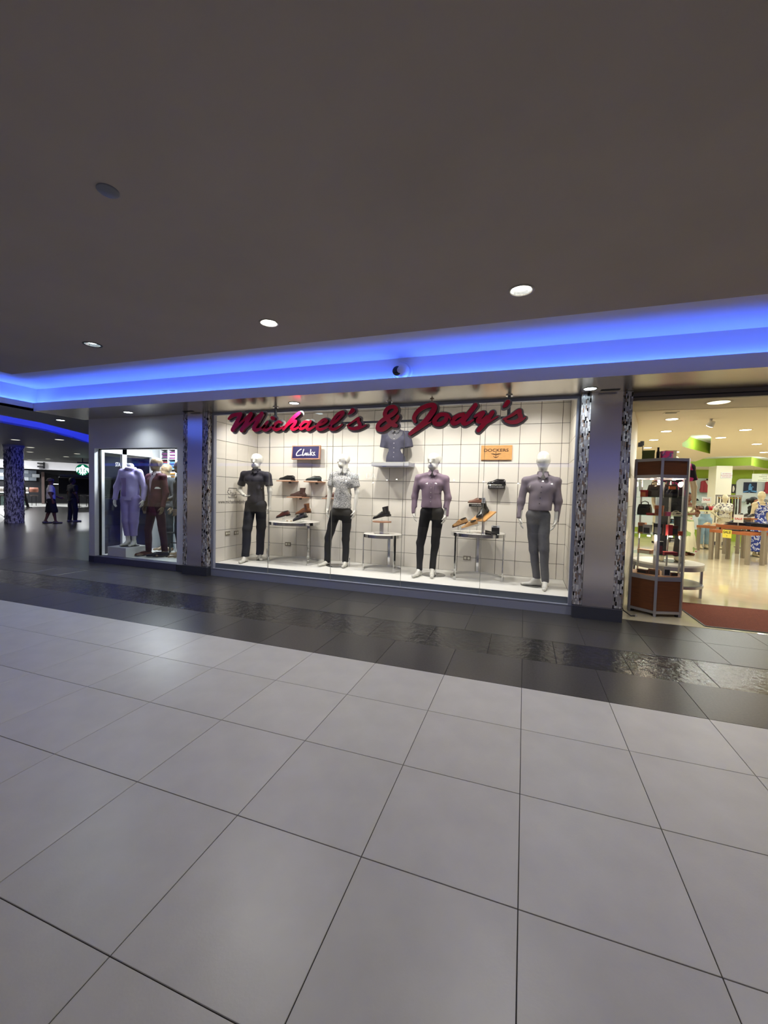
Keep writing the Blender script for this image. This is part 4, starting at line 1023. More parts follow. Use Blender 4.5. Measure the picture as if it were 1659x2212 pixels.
shoe('slip_on', 'tan suede slip-on shoe on the right table', (-.945, 3.0, 1.018), math.radians(200), 'loafer', (L_tan, S_brown, dark_in, L_tan), .25, math.radians(21), group='shoes in the big window')
stand('clear acrylic stand under the tan boat shoe', -.785, 2.86, .915, .068, .09, tilt=math.radians(19))
shoe('boat_shoe', 'tan boat shoe with white sole on the right table', (-.785, 2.86, .998), math.radians(200), 'sneaker', (L_tan, S_white, dark_in, M('lace_dark', (50, 40, 34), .7)), .26, math.radians(18), group='shoes in the big window')
t = thing('card_holder', 'small clear card holder with a printed price card in front of the black boot', 'card', (-.60, 2.84, .915))
m = MB(); m.tube([(0, 0, .006), (0, 0, .46)], .003, 6); m.build('rod', m_chrome, t); m = MB(); m.cyl(0, 0, .0006, .006, .03, n=16); m.build('foot', m_chrome, t, True)
m = MB(); m.box(-.026, .026, -.002, .002, .455, .535); m.build('card', M('card_white', (225, 225, 222), .5), t)
m = MB()
for i in range(5): m.box(-.018, .018, -.0032, -.0022, .468 + i * .013, .473 + i * .013)
m.build('print', M('print_dark', (50, 50, 55), .6), t)
t = thing('wallet', 'black leather wallet lying open on the right table', 'wallet', (-.475, 2.82, .915), .1)
m = MB(); m.add([(-.085, -.05, .001), (.085, -.05, .001), (.085, .05, .001), (-.085, .05, .001), (-.085, -.05, .03), (.085, -.05, .016), (.085, .05, .03), (-.085, .05, .062)], [(0, 3, 2, 1), (4, 5, 6, 7), (0, 1, 5, 4), (1, 2, 6, 5), (2, 3, 7, 6), (3, 0, 4, 7)]); m.build('body', L_black, t)
m = MB(); m.box(.0, .06, -.053, -.05, .006, .013); m.build('clasp', m_chrome, t)
t = thing('wallet_box', 'open black gift box with a white lid standing on the right table', 'box', (-.425, 2.98, .915), .05)
m = MB(); m.box(-.055, .055, -.012, .0, .001, .095); m.build('tray', M('box_black', (22, 22, 26), .6), t)
m = MB(); m.box(-.06, .06, .0005, .03, .001, .125); m.build('lid', M('card_white', (225, 225, 222), .5), t)
m = MB(); m.box(-.035, .02, -.0015, -.0005, .105, .115); m.build('print', M('print_dark', (50, 50, 55), .6), t).location = (0, 0, 0)

# ---- wall signs
t = thing('wall_sign', 'tilted navy sign lettered Clarks in a thin wooden frame', 'sign', (-3.885, 3.44, 2.19)); t.rotation_euler = (math.radians(-6), 0, 0)
m = MB(); m.box(-.275, .275, -.012, .028, -.112, .112); m.build('panel', M('clarks_navy', (44, 38, 84), .3), t)
for a, b in (((-.29, .112), (.29, .128)), ((-.29, -.128), (.29, -.112)), ((-.29, -.112), (-.275, .112)), ((.275, -.112), (.29, .112))):
    m = MB(); m.box(a[0], b[0], -.018, .034, a[1], b[1]); m.build('frame_rail', m_wood2, t)
m = MB(); m.box(-.1, .1, .028, .085, -.06, .06); m.build('spacer', m_wood2, t)
def cl(x, y, w): return ((x - 810) / 1659 * .615 * .96, (560 - y) / 1037 * .385 * 1.0, w / 1659 * .615 * .5)
CL = [[(540, 400, 50), (450, 440, 52), (340, 530, 46), (275, 640, 46), (300, 715, 50), (420, 715, 44), (580, 690, 40), (650, 690, 30)],
      [(690, 420, 62), (660, 520, 52), (640, 620, 46), (670, 715, 46), (720, 690, 26)], [(860, 600, 40), (790, 610, 38), (755, 680, 38), (800, 690, 34), (860, 620, 32)], [(875, 600, 36), (865, 680, 38), (900, 710, 34), (940, 640, 26)],
      [(945, 590, 38), (960, 640, 38), (985, 710, 38), (1040, 660, 28)], [(1100, 430, 52), (1095, 560, 46), (1095, 715, 42)], [(1215, 540, 30), (1150, 610, 36), (1165, 680, 40), (1220, 710, 36)], [(1345, 560, 36), (1270, 590, 40), (1300, 640, 38), (1340, 670, 38), (1290, 710, 38), (1230, 700, 30)], [(1378, 705, 30), (1384, 708, 30)]]
m = MB()
strokes_solid(m, [[cl(*p) for p in s] for s in CL], -.0165, -.0135, 0, .003)
mw = M('sign_white_paint', (240, 238, 228), .4); m.build('lettering', [mw, mw], t)
t = thing('wall_sign', 'plain wooden plaque lettered DOCKERS with a winged anchor', 'sign', (-.492, 3.528, 2.172))
m = MB(); m.box(-.24, .24, 0, .03, -.117, .117); o = m.build('board', m_wood, t); bevel_mesh(o.data, .003, 1)
m_dbr = M('print_brown', (78, 44, 12), .6)
lettering('DOCKERS', m_dbr, t, (-.005, -.002, .035), .068, depth=.002, sx=1.22, bold=.001, spacing=1.05)
m = MB(); m.cyl(0, 0, 0, 0.001, .001)
m = MB()
stroke(m, [(-.005, -.005, .004), (-.005, -.075, .004)], -.003, -.0005); stroke(m, [(-.005, .002, .005), (-.005, -.003, .005)], -.003, -.0005)
stroke(m, [(-.045, -.056, .003), (-.025, -.073, .005), (-.005, -.08, .006), (.015, -.073, .005), (.035, -.056, .003)], -.003, -.0005)
for s in (-1, 1): stroke(m, [(-.005 + s * .012, -.03, .009), (-.005 + s * .045, -.022, .008), (-.005 + s * .08, -.016, .002)], -.003, -.0005)
m.build('anchor_emblem', [m_dbr, m_dbr], t)

# ---- sockets and vinyl lettering
m_plate = M('socket_plate_steel', (150, 142, 126), .4, metal=.4)
def socket(label, loc, rz=0.0):
    t = thing('wall_socket', label, 'socket', loc, rz)
    m = MB(); m.box(-.06, .06, -.010, 0, -.036, .036); m.build('plate', m_plate, t)
    for s in (-1, 1): m = MB(); m.cyl(0, 0, -.003, .002, .02, n=16); m.build('outlet', M('socket_cream', (235, 232, 215), .4), t, True, (s * .028, -.011, 0), rot=(PI / 2, 0, 0))
socket('double socket behind the left chrome table', (-4.308, 3.56, .453)); socket('double socket behind the right chrome table', (-.90, 3.56, .44))
socket('double socket on the left tiled wall nearer the glass', (-5.03, 2.717, .688), PI / 2); socket('double socket on the left tiled wall nearer the corner', (-5.03, 2.95, .68), PI / 2)
m_vin = M('vinyl_grey', (96, 92, 92), .5)
t = thing('vinyl_lettering', 'grey vinyl lettering Shop and web address on the left tiled wall', 'lettering', (-5.0285, 2.85, 1.25), PI / 2)
lettering('www.michaelsandjodys', m_vin, t, (-.005, -.001, 0), .092, depth=.001, sx=.86)
m = MB()
for s in ([(-.11, .215, .005), (-.11, .245, .005), (.10, .245, .005), (.10, .20, .005)], [(-.11, .10, .005), (-.11, .075, .005), (.10, .075, .005), (.10, .11, .005)]):
    for a, b in zip(s[:-1], s[1:]): stroke(m, [a, b], -.0015, -.0005, 0, 1)
for s in ([(-.10, .205, .005), (-.135, .195, .005), (-.14, .165, .005), (-.11, .15, .005), (-.09, .135, .005)], [(-.06, .21, .004), (-.065, .14, .004), (-.05, .17, .004), (-.035, .165, .004), (-.03, .13, .004)], [(.0, .165, .004), (-.015, .15, .004), (.0, .14, .004), (.015, .15, .004), (.0, .165, .004)], [(.06, .10, .004), (.06, .17, .004), (.085, .165, .004), (.085, .145, .004), (.062, .14, .004)]): stroke(m, s, -.0015, -.0005, 0, 4)
m.build('script', [m_vin, m_vin], t)
lettering('HERE', m_vin, t, (-.005, -.001, .105), .045, depth=.001, bold=.0008)

# ---- dome camera in the cove, sprinkler and vents on the soffit
t = thing('security_camera', 'white dome security camera inside the blue lit cove', 'camera', (-1.535, 1.699, 2.985)); t.rotation_euler = (PI / 2, 0, 0)
m = MB(); m.lathe(0, 0, [(.125, 0), (.125, .03), (.115, .045), (.10, .05)], 32); m.build('base', M('cctv_white', (225, 225, 225), .4), t, True)
m = MB(); m.lathe(0, 0, [(.098, .04), (.098, .06), (.09, .09), (.065, .118), (.03, .132), (.0001, .135)], 32); b_ = m.build('ball', M('cctv_white', (225, 225, 225), .4), t, 'all')
m = MB(); m.lathe(0, 0, [(.058, .0), (.058, .012), (.05, .016), (.0001, .016)], 28); m.build('lens', M('lens_black', (8, 8, 12), .1), t, True, (-.042, -.01, .112))
t = thing('sprinkler', 'small sprinkler head in the soffit right of the ampersand', 'sprinkler', (-1.25, 2.12, 2.745))
m = MB(); m.cyl(0, 0, -.006, 0, .028, n=18); m.cyl(0, 0, -.03, -.006, .008, n=8); m.cyl(0, 0, -.034, -.03, .016, n=12); m.build('head', M('sprinkler_brass', (90, 60, 50), .4, metal=.6), t, True)
for x, lab in ((.86, 'dark slotted vent in the soffit above the right pillar'), (-5.36, 'dark slotted vent in the soffit above the left pillar')):
    t = thing('soffit_vent', lab, 'vent', (x, 2.14, 2.745)); m = MB(); m.box(-.10, .10, -.03, .03, -.004, 0); m.build('frame', M('vent_dark', (40, 40, 42), .5), t)
    for i in range(5):
        m = MB(); m.box(-.09 + i * .038, -.065 + i * .038, -.022, .022, -.006, -.004); m.build('slot', m_black, t)
# ================================================================== left: white wall with the small window
wl = struct('wall_left')
m = MB(); m.box(-8.0, -7.85, 2.37, 2.455, 0, 2.745); m.box(-5.827, -5.566, 2.37, 2.62, 0, 2.745); m.box(-7.85, -5.827, 2.37, 2.455, 2.187, 2.745); m.box(-7.85, -5.60, 2.455, 2.62, 2.30, 2.745); m.build('plaster', m_white_paint, wl)
for a, b in ((-8.003, -7.85), (-5.827, -5.566)):
    m = MB(); m.box(a, b, 2.362, 2.372, 0, .117); m.build('skirting', m_skirt, wl)
w2 = struct('window_2')
m = MB(); m.box(-7.85, -5.827, 2.355, 2.52, 0, .122); m.build('sill', M('sill_purple_grey', (96, 96, 116), .4, metal=.4), w2)
m = MB(); m.box(-7.85, -7.822, 2.455, 2.49, .122, 2.187); m.build('side_frame', m_black, w2)
m = MB(); m.box(-7.85, -5.827, 2.455, 2.49, 2.172, 2.187); m.build('head_frame', m_black, w2)
for a, b in ((-7.822, -6.818), (-6.814, -5.827)):
    m = MB(); m.box(a, b, 2.467, 2.475, .122, 2.172); m.build('pane', m_glass, w2)
ld = struct('floor_left_display'); m = MB(); m.box(-7.98, -5.57, 2.52, 3.98, 0, .11); m.build('platform', m_plat, ld)
m_teal = M('pale_green_white', (214, 226, 224), .6)
wb = struct('wall_left_display_back'); m = MB(); m.box(-7.98, -5.57, 3.95, 4.0, 0, 2.745); m.build('plaster', m_teal, wb)
wr_ = struct('wall_left_display_right'); m = MB(); m.box(-5.60, -5.565, 2.62, 3.95, 0, 2.745); m.build('plaster', m_teal, wr_)
ws = struct('wall_left_display_side')
m = MB(); m.box(-8.0, -7.93, 2.455, 2.63, 0, 2.745); m.build('post', m_white_paint, ws)
m = MB(); m.box(-8.0, -7.94, 3.02, 3.12, 0, 2.745); m.build('post', m_white_paint, ws)
m = MB(); m.box(-8.0, -7.93, 3.72, 3.95, 0, 2.745); m.build('post', m_white_paint, ws)
m = MB(); m.box(-8.0, -7.94, 2.63, 3.72, 2.14, 2.745); m.build('header', m_white_paint, ws)
for a, b in ((2.63, 3.02), (3.12, 3.72)):
    m = MB(); m.box(-7.972, -7.964, a, b, .11, 2.14); m.build('pane', m_glass, ws)
lc = struct('ceiling_left_display'); m = MB(); m.box(-7.98, -5.57, 2.455, 4.0, 2.60, 2.64); m.build('ceiling_board', m_white_paint, lc)
t = thing('strip_light', 'bright square ceiling light inside the small window', 'ceiling light', (-6.9, 3.1, 2.60))
m = MB(); m.box(-.42, .42, -.09, .09, -.02, 0); m.build('housing', m_white_paint, t)
m = MB(); m.box(-.4, .4, -.075, .075, -.024, -.02); m.build('diffuser', EM('strip_glow', (225, 245, 255), 6), t)
light('lamp_light', 'AREA', (0, 0, -.03), P_LEFT, t, (.86, .95, 1), .8, (0, 0, 0), sy=.15)

# plinth and mannequins
t = thing('plinth', 'low white plinth under the lavender mannequin', 'plinth', (-7.45, 2.74, .11)); m = MB(); m.box(-.24, .24, -.235, .235, 0, .19); o = m.build('block', m_plat, t); bevel_mesh(o.data, .004, 1)
m_lav = M('lavender_jersey', (178, 168, 218), .8, noise=.05, nscale=10, bump=.15, bscale=60); m_lavd = M('lavender_dark_panel', (148, 128, 186), .8)
J = skeleton(1.80, .34, .12, .12)
r = figure('mannequin', 'headless white mannequin in a lavender tracksuit on the low plinth', 'mannequin', (-7.40, 2.76, .302), J, m_man, rz=math.radians(18), head='none',
           top=dict(mat=m_lav, sleeve='long', hem=.90, loose=.028, ph=1, name='sweatshirt'), bottom=dict(mat=M('lavender_trousers', (160, 148, 202), .8, noise=.05, nscale=10, bump=.15, bscale=60), cuff=.050, knee=.07, loose=.018, hem=.20, waist=1.05, name='jogging_trousers'))
patch(r['bvh'], lambda u, v: (-.14 + .13 * u, 1.34 - .36 * v), 5, 10, .005).build('front_panel', m_lavd, r['root'], 'all')
m = MB(); m.lathe(0, .01, [(.075, 1.49), (.10, 1.50), (.105, 1.535), (.085, 1.56), (.07, 1.545)], 24); m.build('cowl_collar', m_lav, r['root'], 'all')
m = MB(); m.cyl(0, -.02, 0, .006, .17, n=28); m.build('base_plate', M('base_glass_steel', (150, 152, 152), .12, metal=.8), r['root'], True)
m_skinm = M('mannequin_brown', (128, 108, 84), .35)
m_burg = M('suit_burgundy', (74, 24, 36), .75, noise=.2, nscale=18, bump=.12, bscale=150)
m_shirtw = M('shirt_pale_pink', (206, 190, 198), .7)
def suit(r, mat, J, shirt, lap=None):
    b = r['bvh']; n = J['neck']; z0 = n[2] - .035; z1 = z0 - .34; lap = lap or mat
    def vee(u, v):
        w = .062 * (1 - v) + .004; return (n[0] + (u - .5) * 2 * w, z0 + (z1 - z0) * v)
    patch(b, vee, 6, 12, .003).build('shirt_front', shirt, r['root'], 'all')
    for s in (-1, 1):
        def lp(u, v, s=s):
            w0 = .060 * (1 - v) + .004; w1 = w0 + .05 * math.sin(PI * min(1, .25 + v * .75)) + .004
            return (n[0] + s * (w0 + (w1 - w0) * (u if s > 0 else 1 - u)), z0 + (z1 - z0) * v)
        patch(b, lp, 4, 12, .008).build('lapel', lap, r['root'], 'all')
    for i in range(2):
        q = MB(); q.cyl(0, 0, -.002, .002, .008, n=10); zz = z1 - .03 - i * .09; q.build('button', m_btn, r['root'], True, (n[0], front(b, n[0], zz) - .003, zz), rot=(PI / 2, 0, 0))
    collar(J, shirt, r['root'])
J = skeleton(1.93, .40, .30, .05, .06)
r = figure('mannequin', 'bald brown mannequin in a burgundy suit with a white pocket square', 'mannequin', (-6.93, 2.93, .118), J, m_skinm, rz=math.radians(-6), look=-.35,
           top=dict(mat=m_burg, sleeve='long', hem=.80, loose=.03, ph=3, name='jacket'), bottom=dict(mat=M('suit_trousers_burgundy', (54, 20, 30), .8, bump=.1, bscale=150), cuff=.055, loose=.012, waist=1.1))
suit(r, m_burg, J, m_shirtw)
patch(r['bvh'], lambda u, v: (.10 + .07 * u, 1.33 + .035 * v * (1 if 0 < u < .9 else .3)), 4, 2, .008).build('pocket_square', mw, r['root'], 'all')
# shoes stand on the platform in front of and under the trouser hems
rzb = math.radians(-24)
wear(shoe('dress_shoe', 'brown and cream dress shoe on the burgundy mannequin, left one', (-7.12, 2.80, .124), math.radians(218), 'lace', (L_brown, S_black, dark_in, mw), .30, group='shoes of the burgundy mannequin'), r['root'])
wear(shoe('dress_shoe', 'black and cream dress shoe on the burgundy mannequin, right one', (-6.84, 2.83, .124), math.radians(222), 'lace', (L_black, S_black, dark_in, mw), .30, group='shoes of the burgundy mannequin'), r['root'])
m_dksuit = M('suit_charcoal', (38, 42, 46), .8, noise=.15, nscale=20, bump=.1, bscale=150)
J = skeleton(1.86, .40, .24)
r = figure('mannequin', 'dark-suited mannequin standing behind the burgundy one', 'mannequin', (-7.33, 3.55, .118), J, m_skinm, rz=math.radians(-10), look=-.3,
           top=dict(mat=m_dksuit, sleeve='long', hem=.80, loose=.03, ph=5, name='jacket'), bottom=dict(mat=m_dksuit, cuff=.055, waist=1.08)); suit(r, m_dksuit, J, mw)
J = skeleton(1.90, .40, .30)
for k, v in dict(ell=(-.30, -.02, 1.22), wrl=(-.30, -.20, 1.12), hnl=(-.30, -.34, 1.14)).items(): J[k] = v
r = figure('mannequin', 'dark-suited mannequin with bent arm half hidden at the right edge of the small window', 'mannequin', (-6.47, 3.07, .118), J, m_skinm, rz=math.radians(-48), look=-.2,
           top=dict(mat=M('suit_dark_olive', (46, 46, 44), .8, noise=.15, nscale=20), sleeve='long', hem=.80, loose=.03, ph=7, name='jacket'), bottom=dict(mat=m_dksuit, cuff=.055, waist=1.1)); suit(r, m_dksuit, J, mw)
wear(shoe('dress_shoe', 'plain black dress shoe at the right edge of the small window', (-6.72, 2.86, .124), math.radians(215), 'lace', (L_black, S_black, dark_in, S_black), .30), r['root'])
# folded clothes rack and low table
t = thing('shirt_rack', 'white wall rack of folded colourful shirts behind the suits', 'rack', (-7.55, 3.93, 1.0))
m = MB(); m.box(-.20, .24, 0, .015, 0, 1.35)
for i in range(3): m.box(-.20 + i * .215, -.19 + i * .215, -.16, 0, 0, 1.35)
for k in range(7): m.box(-.20, .24, -.16, 0, k * .22, k * .22 + .01)
m.build('carcass', m_white_paint, t)
rk = random.Random(3); SHC = [(58, 74, 128), (150, 52, 60), (196, 190, 190), (60, 62, 70), (90, 140, 170), (206, 150, 70), (120, 60, 110)]
m_sh = [M('folded_%d' % i, c_, .85) for i, c_ in enumerate(SHC)]
def folded(name, label, loc, w, d, h, mat, n=3, rz=0.0, group=None, cat='clothing'):
    t = thing(name, label, cat, loc, rz, group)
    for k in range(n):
        q = MB(); z0 = h * k / n + .0006; z1 = h * (k + 1) / n; i = .006 * ((k * 7) % 3)
        sec = []
        for x in np.linspace(-w / 2 + i, w / 2 - i, 5):
            e = .5 if abs(abs(x) - (w / 2 - i)) < 1e-6 else 1
            zc = (z0 + z1) / 2; hh = (z1 - z0) / 2 * e
            sec.append([(x, (d / 2 - i) * a * (1 if e == 1 else .97), zc + hh * b) for a, b in ((-1, -.4), (-.97, -1), (.97, -1), (1, -.4), (1, .4), (.97, 1), (-.97, 1), (-1, .4))])
        q.loft(sec); q.build('fold', mat if not isinstance(mat, list) else mat[k % len(mat)], t)
    return t
rows = ['lowest', 'second', 'third', 'fourth', 'fifth', 'top']
for k in range(6):
    for c_ in range(2):
        folded('folded_shirt', 'folded %s shirts in the %s row of the wall rack, %s column' % (('blue', 'red', 'white', 'charcoal', 'sky blue', 'orange', 'plum')[(k * 2 + c_ * 3) % 7], rows[k], ('left', 'right')[c_]), (-7.55 - .085 + c_ * .215, 3.85, 1.0 + k * .22 + .011), .17, .13, .16, [m_sh[(k * 2 + c_ * 3) % 7], m_sh[(k * 2 + c_ * 3 + 3) % 7]], 5, group='folded shirts in the wall rack')
t = thing('low_table', 'white low table with folded clothes behind the burgundy mannequin', 'table', (-6.84, 3.70, .11))
m = MB(); m.box(-.22, .22, -.2, .2, .66, .70); m.build('table_top', m_white_paint, t)
for a in (-.19, .19):
    for b in (-.17, .17): m = MB(); m.box(a - .02, a + .02, b - .02, b + .02, 0, .66); m.build('leg', m_white_paint, t)
folded('folded_clothes', 'folded blue polo on the low white table', (-6.90, 3.68, .811), .22, .2, .06, m_sh[0], 2)
folded('folded_clothes', 'folded yellow and orange polos on the low white table', (-6.72, 3.70, .811), .14, .2, .08, [M('folded_yellow', (226, 190, 50), .85), m_sh[5]], 3)
folded('folded_clothes', 'folded black polos stacked on the blue one', (-6.90, 3.68, .873), .24, .2, .05, m_sh[3], 2)
t = thing('stool', 'small black framed stool in front of the low table', 'stool', (-6.98, 3.32, .11))
for a in (-.1, .1):
    for b in (-.1, .1): m = MB(); m.box(a - .01, a + .01, b - .01, b + .01, 0, .42); m.build('leg', m_black, t)
m = MB(); m.box(-.12, .12, -.12, .12, .42, .44); m.build('seat', m_black, t)
for b in (-.1, .1): m = MB(); m.box(-.09, .09, b - .008, b + .008, .2, .22); m.build('stretcher', m_black, t)

# ================================================================== passage and cafe at the far left
# a frame for the cafe front, which faces back along the passage
FW = Vector((-.858, .514, 0)).normalized(); RT = Vector((FW.y, -FW.x, 0)); CZ = math.atan2(RT.y, RT.x)
def far(d, s, z=0.0): p = Vector((-.034, -3.286, 0)) + FW * d + RT * s; return (p.x, p.y, z)
PXD = lambda d: d * .000671        # metres per photograph pixel sideways
curveB = [(-11.6, -14), (-11.7, -4), (-11.9, 1.5), (-12.1, 3.2), (-12.5, 4.4), (-13.4, 5.7), (-14.5, 7.0), (-16.6, 9.6), (-19.5, 12.5), (-23, 15)]
FARL = [(-16.1, 5.7), (-14.3, 5.9), (-18.6, 7.6), (-21.2, 9.1), (-27.9, 13.0), (-25.5, 12.5), (-22.2, 11.3), (-19.5, 10.0)]
fc = struct('ceiling_passage')
c = plate(curveB + [far(33.5, 6.0)[:2], far(33.5, -14)[:2], (-60, -14)], [circle(x, y, .13, 16) for x, y in FARL], 2.94, .05); c.build('ceiling_board', m_soffit2, fc)
m = MB()
for a, b in zip(curveB[:-1], curveB[1:]): m.add([(a[0], a[1], 2.94), (b[0], b[1], 2.94), (b[0], b[1], 3.36), (a[0], a[1], 3.36)], [(0, 1, 2, 3)])
m.prism([(x - .4, y) for x, y in curveB] + [(x + 1.2, y - .3) for x, y in curveA[::-1]], 3.36, 3.4); m.build('curved_fascia', m_cove, fc)
m = MB(); cA = [(x + .12, y) for x, y in curveA]; m.tube([(x, y, 2.86) for x, y in cA[2:]], .02, 6); m.build('led_strip', EM('blue_led_far', (40, 60, 255), P_BLUE * .9), fc)
for i, (x, y) in enumerate(FARL): downlight('passage downlight %s' % ['left of the bark column', 'closest to the blue curve', 'upper one beside the bark column', 'lower one beside the bark column', 'farthest over the cafe', 'second farthest over the cafe', 'third toward the cafe sign', 'nearest above the cafe sign'][i], x, y, 2.94, .15, EM('passage_lamp', (255, 252, 232), 9 if i > 1 else 1.2), 130 if i > 1 else 60, (1, .97, .9), group='downlights of the passage', size=.08, depth=.04)
# bark column
t = thing('column', 'round column clad in bark-like grey relief', 'column', (-18.45, 6.95, 0))
m = MB(); N = 44; Hn = 60; rk = random.Random(5); vs = []
for j in range(Hn + 1):
    for i in range(N):
        a = 2 * PI * i / N; rr = .285 + .022 * math.sin(a * 13 + 2.2 * math.sin(j * .75 + i * .9)) * math.sin(j * 1.3 + i * 2.1) + rk.uniform(-.008, .008)
        vs.append((rr * math.cos(a), rr * math.sin(a), 2.94 * j / Hn))
m.add(vs, [(j * N + i, j * N + (i + 1) % N, (j + 1) * N + (i + 1) % N, (j + 1) * N + i) for j in range(Hn) for i in range(N)])
m.build('bark_cladding', PATTERN('bark', [(84, 82, 84), (150, 148, 146), (214, 212, 208)], 24, 'noise', .8, [0, .44, .54], (1, 1, .3)), t, 'all')
m = MB(); m.cyl(0, 0, 2.86, 2.94, .31, .33, 32); m.build('capital_ring', m_soffit2, t, True)

cafe = struct('wall_cafe'); cafe.location = far(41, 0); cafe.rotation_euler = (0, 0, CZ)
m = MB(); m.box(-7.5, 6.5, 0, .2, 2.70, 3.8); m.box(-7.5, 6.5, -8, .2, 3.8, 3.85); m.box(-7.5, 6.5, -.2, 0, 2.66, 2.70); m.build('fascia', m_white_paint, cafe)
m = MB(); m.box(-7.5, 6.5, 3.0, 3.2, 0, 2.94); m.box(-7.5, 6.5, 0.2, 3.2, 2.94, 3.0); m.build('dark_back_wall', M('cafe_dark', (22, 22, 28), .7), cafe)
m_stone = [M('cafe_stone_%d' % i, c_, .8, noise=.1, nscale=6) for i, c_ in enumerate([(150, 158, 166), (124, 132, 140), (176, 182, 186), (104, 112, 122)])]
for k in range(3):
    for i in range(8):
        m = MB(); x0 = -3.9 + i * .48 + (k % 2) * .2; m.box(x0 + .01, x0 + .47, 2.86 - .01 * ((i + k) % 2), 2.99, 1.80 + k * .28, 2.07 + k * .28); m.build('stone_panel', m_stone[(i * 3 + k * 5) % 4], cafe)
m = MB(); m.box(.25, .42, 1.2, 3, 0, 2.5); m.build('pier', M('cafe_brick', (96, 80, 76), .8), cafe)
m = MB(); m.box(.9, 5.5, 1.4, 1.45, 1.55, 1.60); m.build('light_rail', EM('cafe_rail_glow', (235, 240, 240), 3), cafe)
for i, (d, s) in enumerate(((38.5, -4.0), (38.0, -1.0), (38.0, 2.6), (42.3, -2.0))):  # fill lamps added to brighten the cafe and the people before it
    t = thing('cafe_fill_lamp', 'flat lamp added to brighten the cafe, %s' % ['left', 'middle', 'right', 'behind the fascia'][i], 'ceiling light', far(d, s, 3.8 if i < 3 else 2.935), CZ, group='added cafe fill lamps')
    m = MB(); m.cyl(0, 0, -.04, 0, .28, .3, 20); m.build('housing', m_white_paint, t, True); m = MB(); m.cyl(0, 0, -.045, -.04, .25, .25, 20); m.build('diffuser', EM('cafe_fill_glow', (245, 248, 255), 6), t)
    light('lamp_light', 'AREA', (0, 0, -.06), (220, 220, 120, 160)[i], t, (.95, .97, 1), .5)
t = thing('cafe_counter', 'white cafe counter behind the walking pair', 'counter', far(39.5, -1.6), CZ)
m = MB(); m.box(-1.1, 1.1, -.35, .35, .85, .95); m.build('worktop', m_white_paint, t); m = MB(); m.box(-1.0, 1.0, -.25, .3, 0, .85); m.build('body', M('counter_green', (60, 78, 74), .6), t)
for i in range(5):
    t = thing('cafe_chair', 'brown round-backed cafe chair %s along the counter' % ['first from the bark column', 'second from the bark column', 'in the middle', 'second from the pier', 'first from the pier'][i], 'chair', far(38.2 + .25 * (i % 2), -2.4 + i * .55), CZ, group='round-backed cafe chairs')
    m = MB(); m.lathe(0, 0, [(.24, .95), (.26, 1.12), (.23, 1.28), (.215, 1.28), (.24, 1.12), (.225, .95)], 16, PI * 1.0, 2 * PI, False); m.build('backrest', M('chair_back_%d' % (i % 2), [(150, 96, 76), (190, 186, 178)][i % 2], .6), t, 'all')
    m = MB(); m.cyl(0, 0, .66, .74, .23, n=18); m.build('seat', M('chair_seat', (70, 60, 56), .7), t, True)
    for a in range(4): m = MB(); m.cyl(.16 * math.cos(a * PI / 2 + .78), .16 * math.sin(a * PI / 2 + .78), 0, .66, .015, n=6); m.build('leg', m_black, t)
for i, (d, s) in enumerate(((37.2, 2.2), (36.2, 3.5), (38.4, 3.2), (34.9, 2.7))):
    t = thing('cafe_table', 'dark small cafe table under the dark canopy, %s' % ['leftmost', 'front right', 'back right', 'nearest'][i], 'table', far(d, s), CZ, group='dark cafe tables')
    m = MB(); m.cyl(0, 0, .72, .76, .36, n=20); m.build('table_top', M('cafe_top_dark', (48, 42, 42), .5), t, True); m = MB(); m.cyl(0, 0, 0, .72, .03, n=8); m.build('post', m_black, t); m = MB(); m.cyl(0, 0, 0, .02, .25, n=16); m.build('foot', m_black, t, True)
for i, (d, s) in enumerate(((36.2, 1.8), (37.4, 3.0), (35.5, 3.3), (37.1, 4.2), (34.6, 1.9))):
    t = thing('cafe_chair', 'dark slatted chair among the cafe tables, %s' % ['beside the walking man', 'behind the tables', 'in front at the right', 'at the far right', 'nearest the passage'][i], 'chair', far(d, s), CZ + i, group='dark cafe chairs')
    m = MB(); m.box(-.2, .2, -.2, .2, .43, .47); m.build('seat', M('cafe_top_dark', (48, 42, 42), .5), t)
    for k in range(3): m = MB(); m.box(-.2, .2, .17, .2, .55 + k * .13, .63 + k * .13); m.build('back_slat', M('cafe_top_dark', (48, 42, 42), .5), t)
    for a in (-.18, .18):
        for b in (-.18, .18): m = MB(); m.box(a - .015, a + .015, b - .015, b + .015, 0, .43 if b < 0 else .95); m.build('leg', m_black, t)
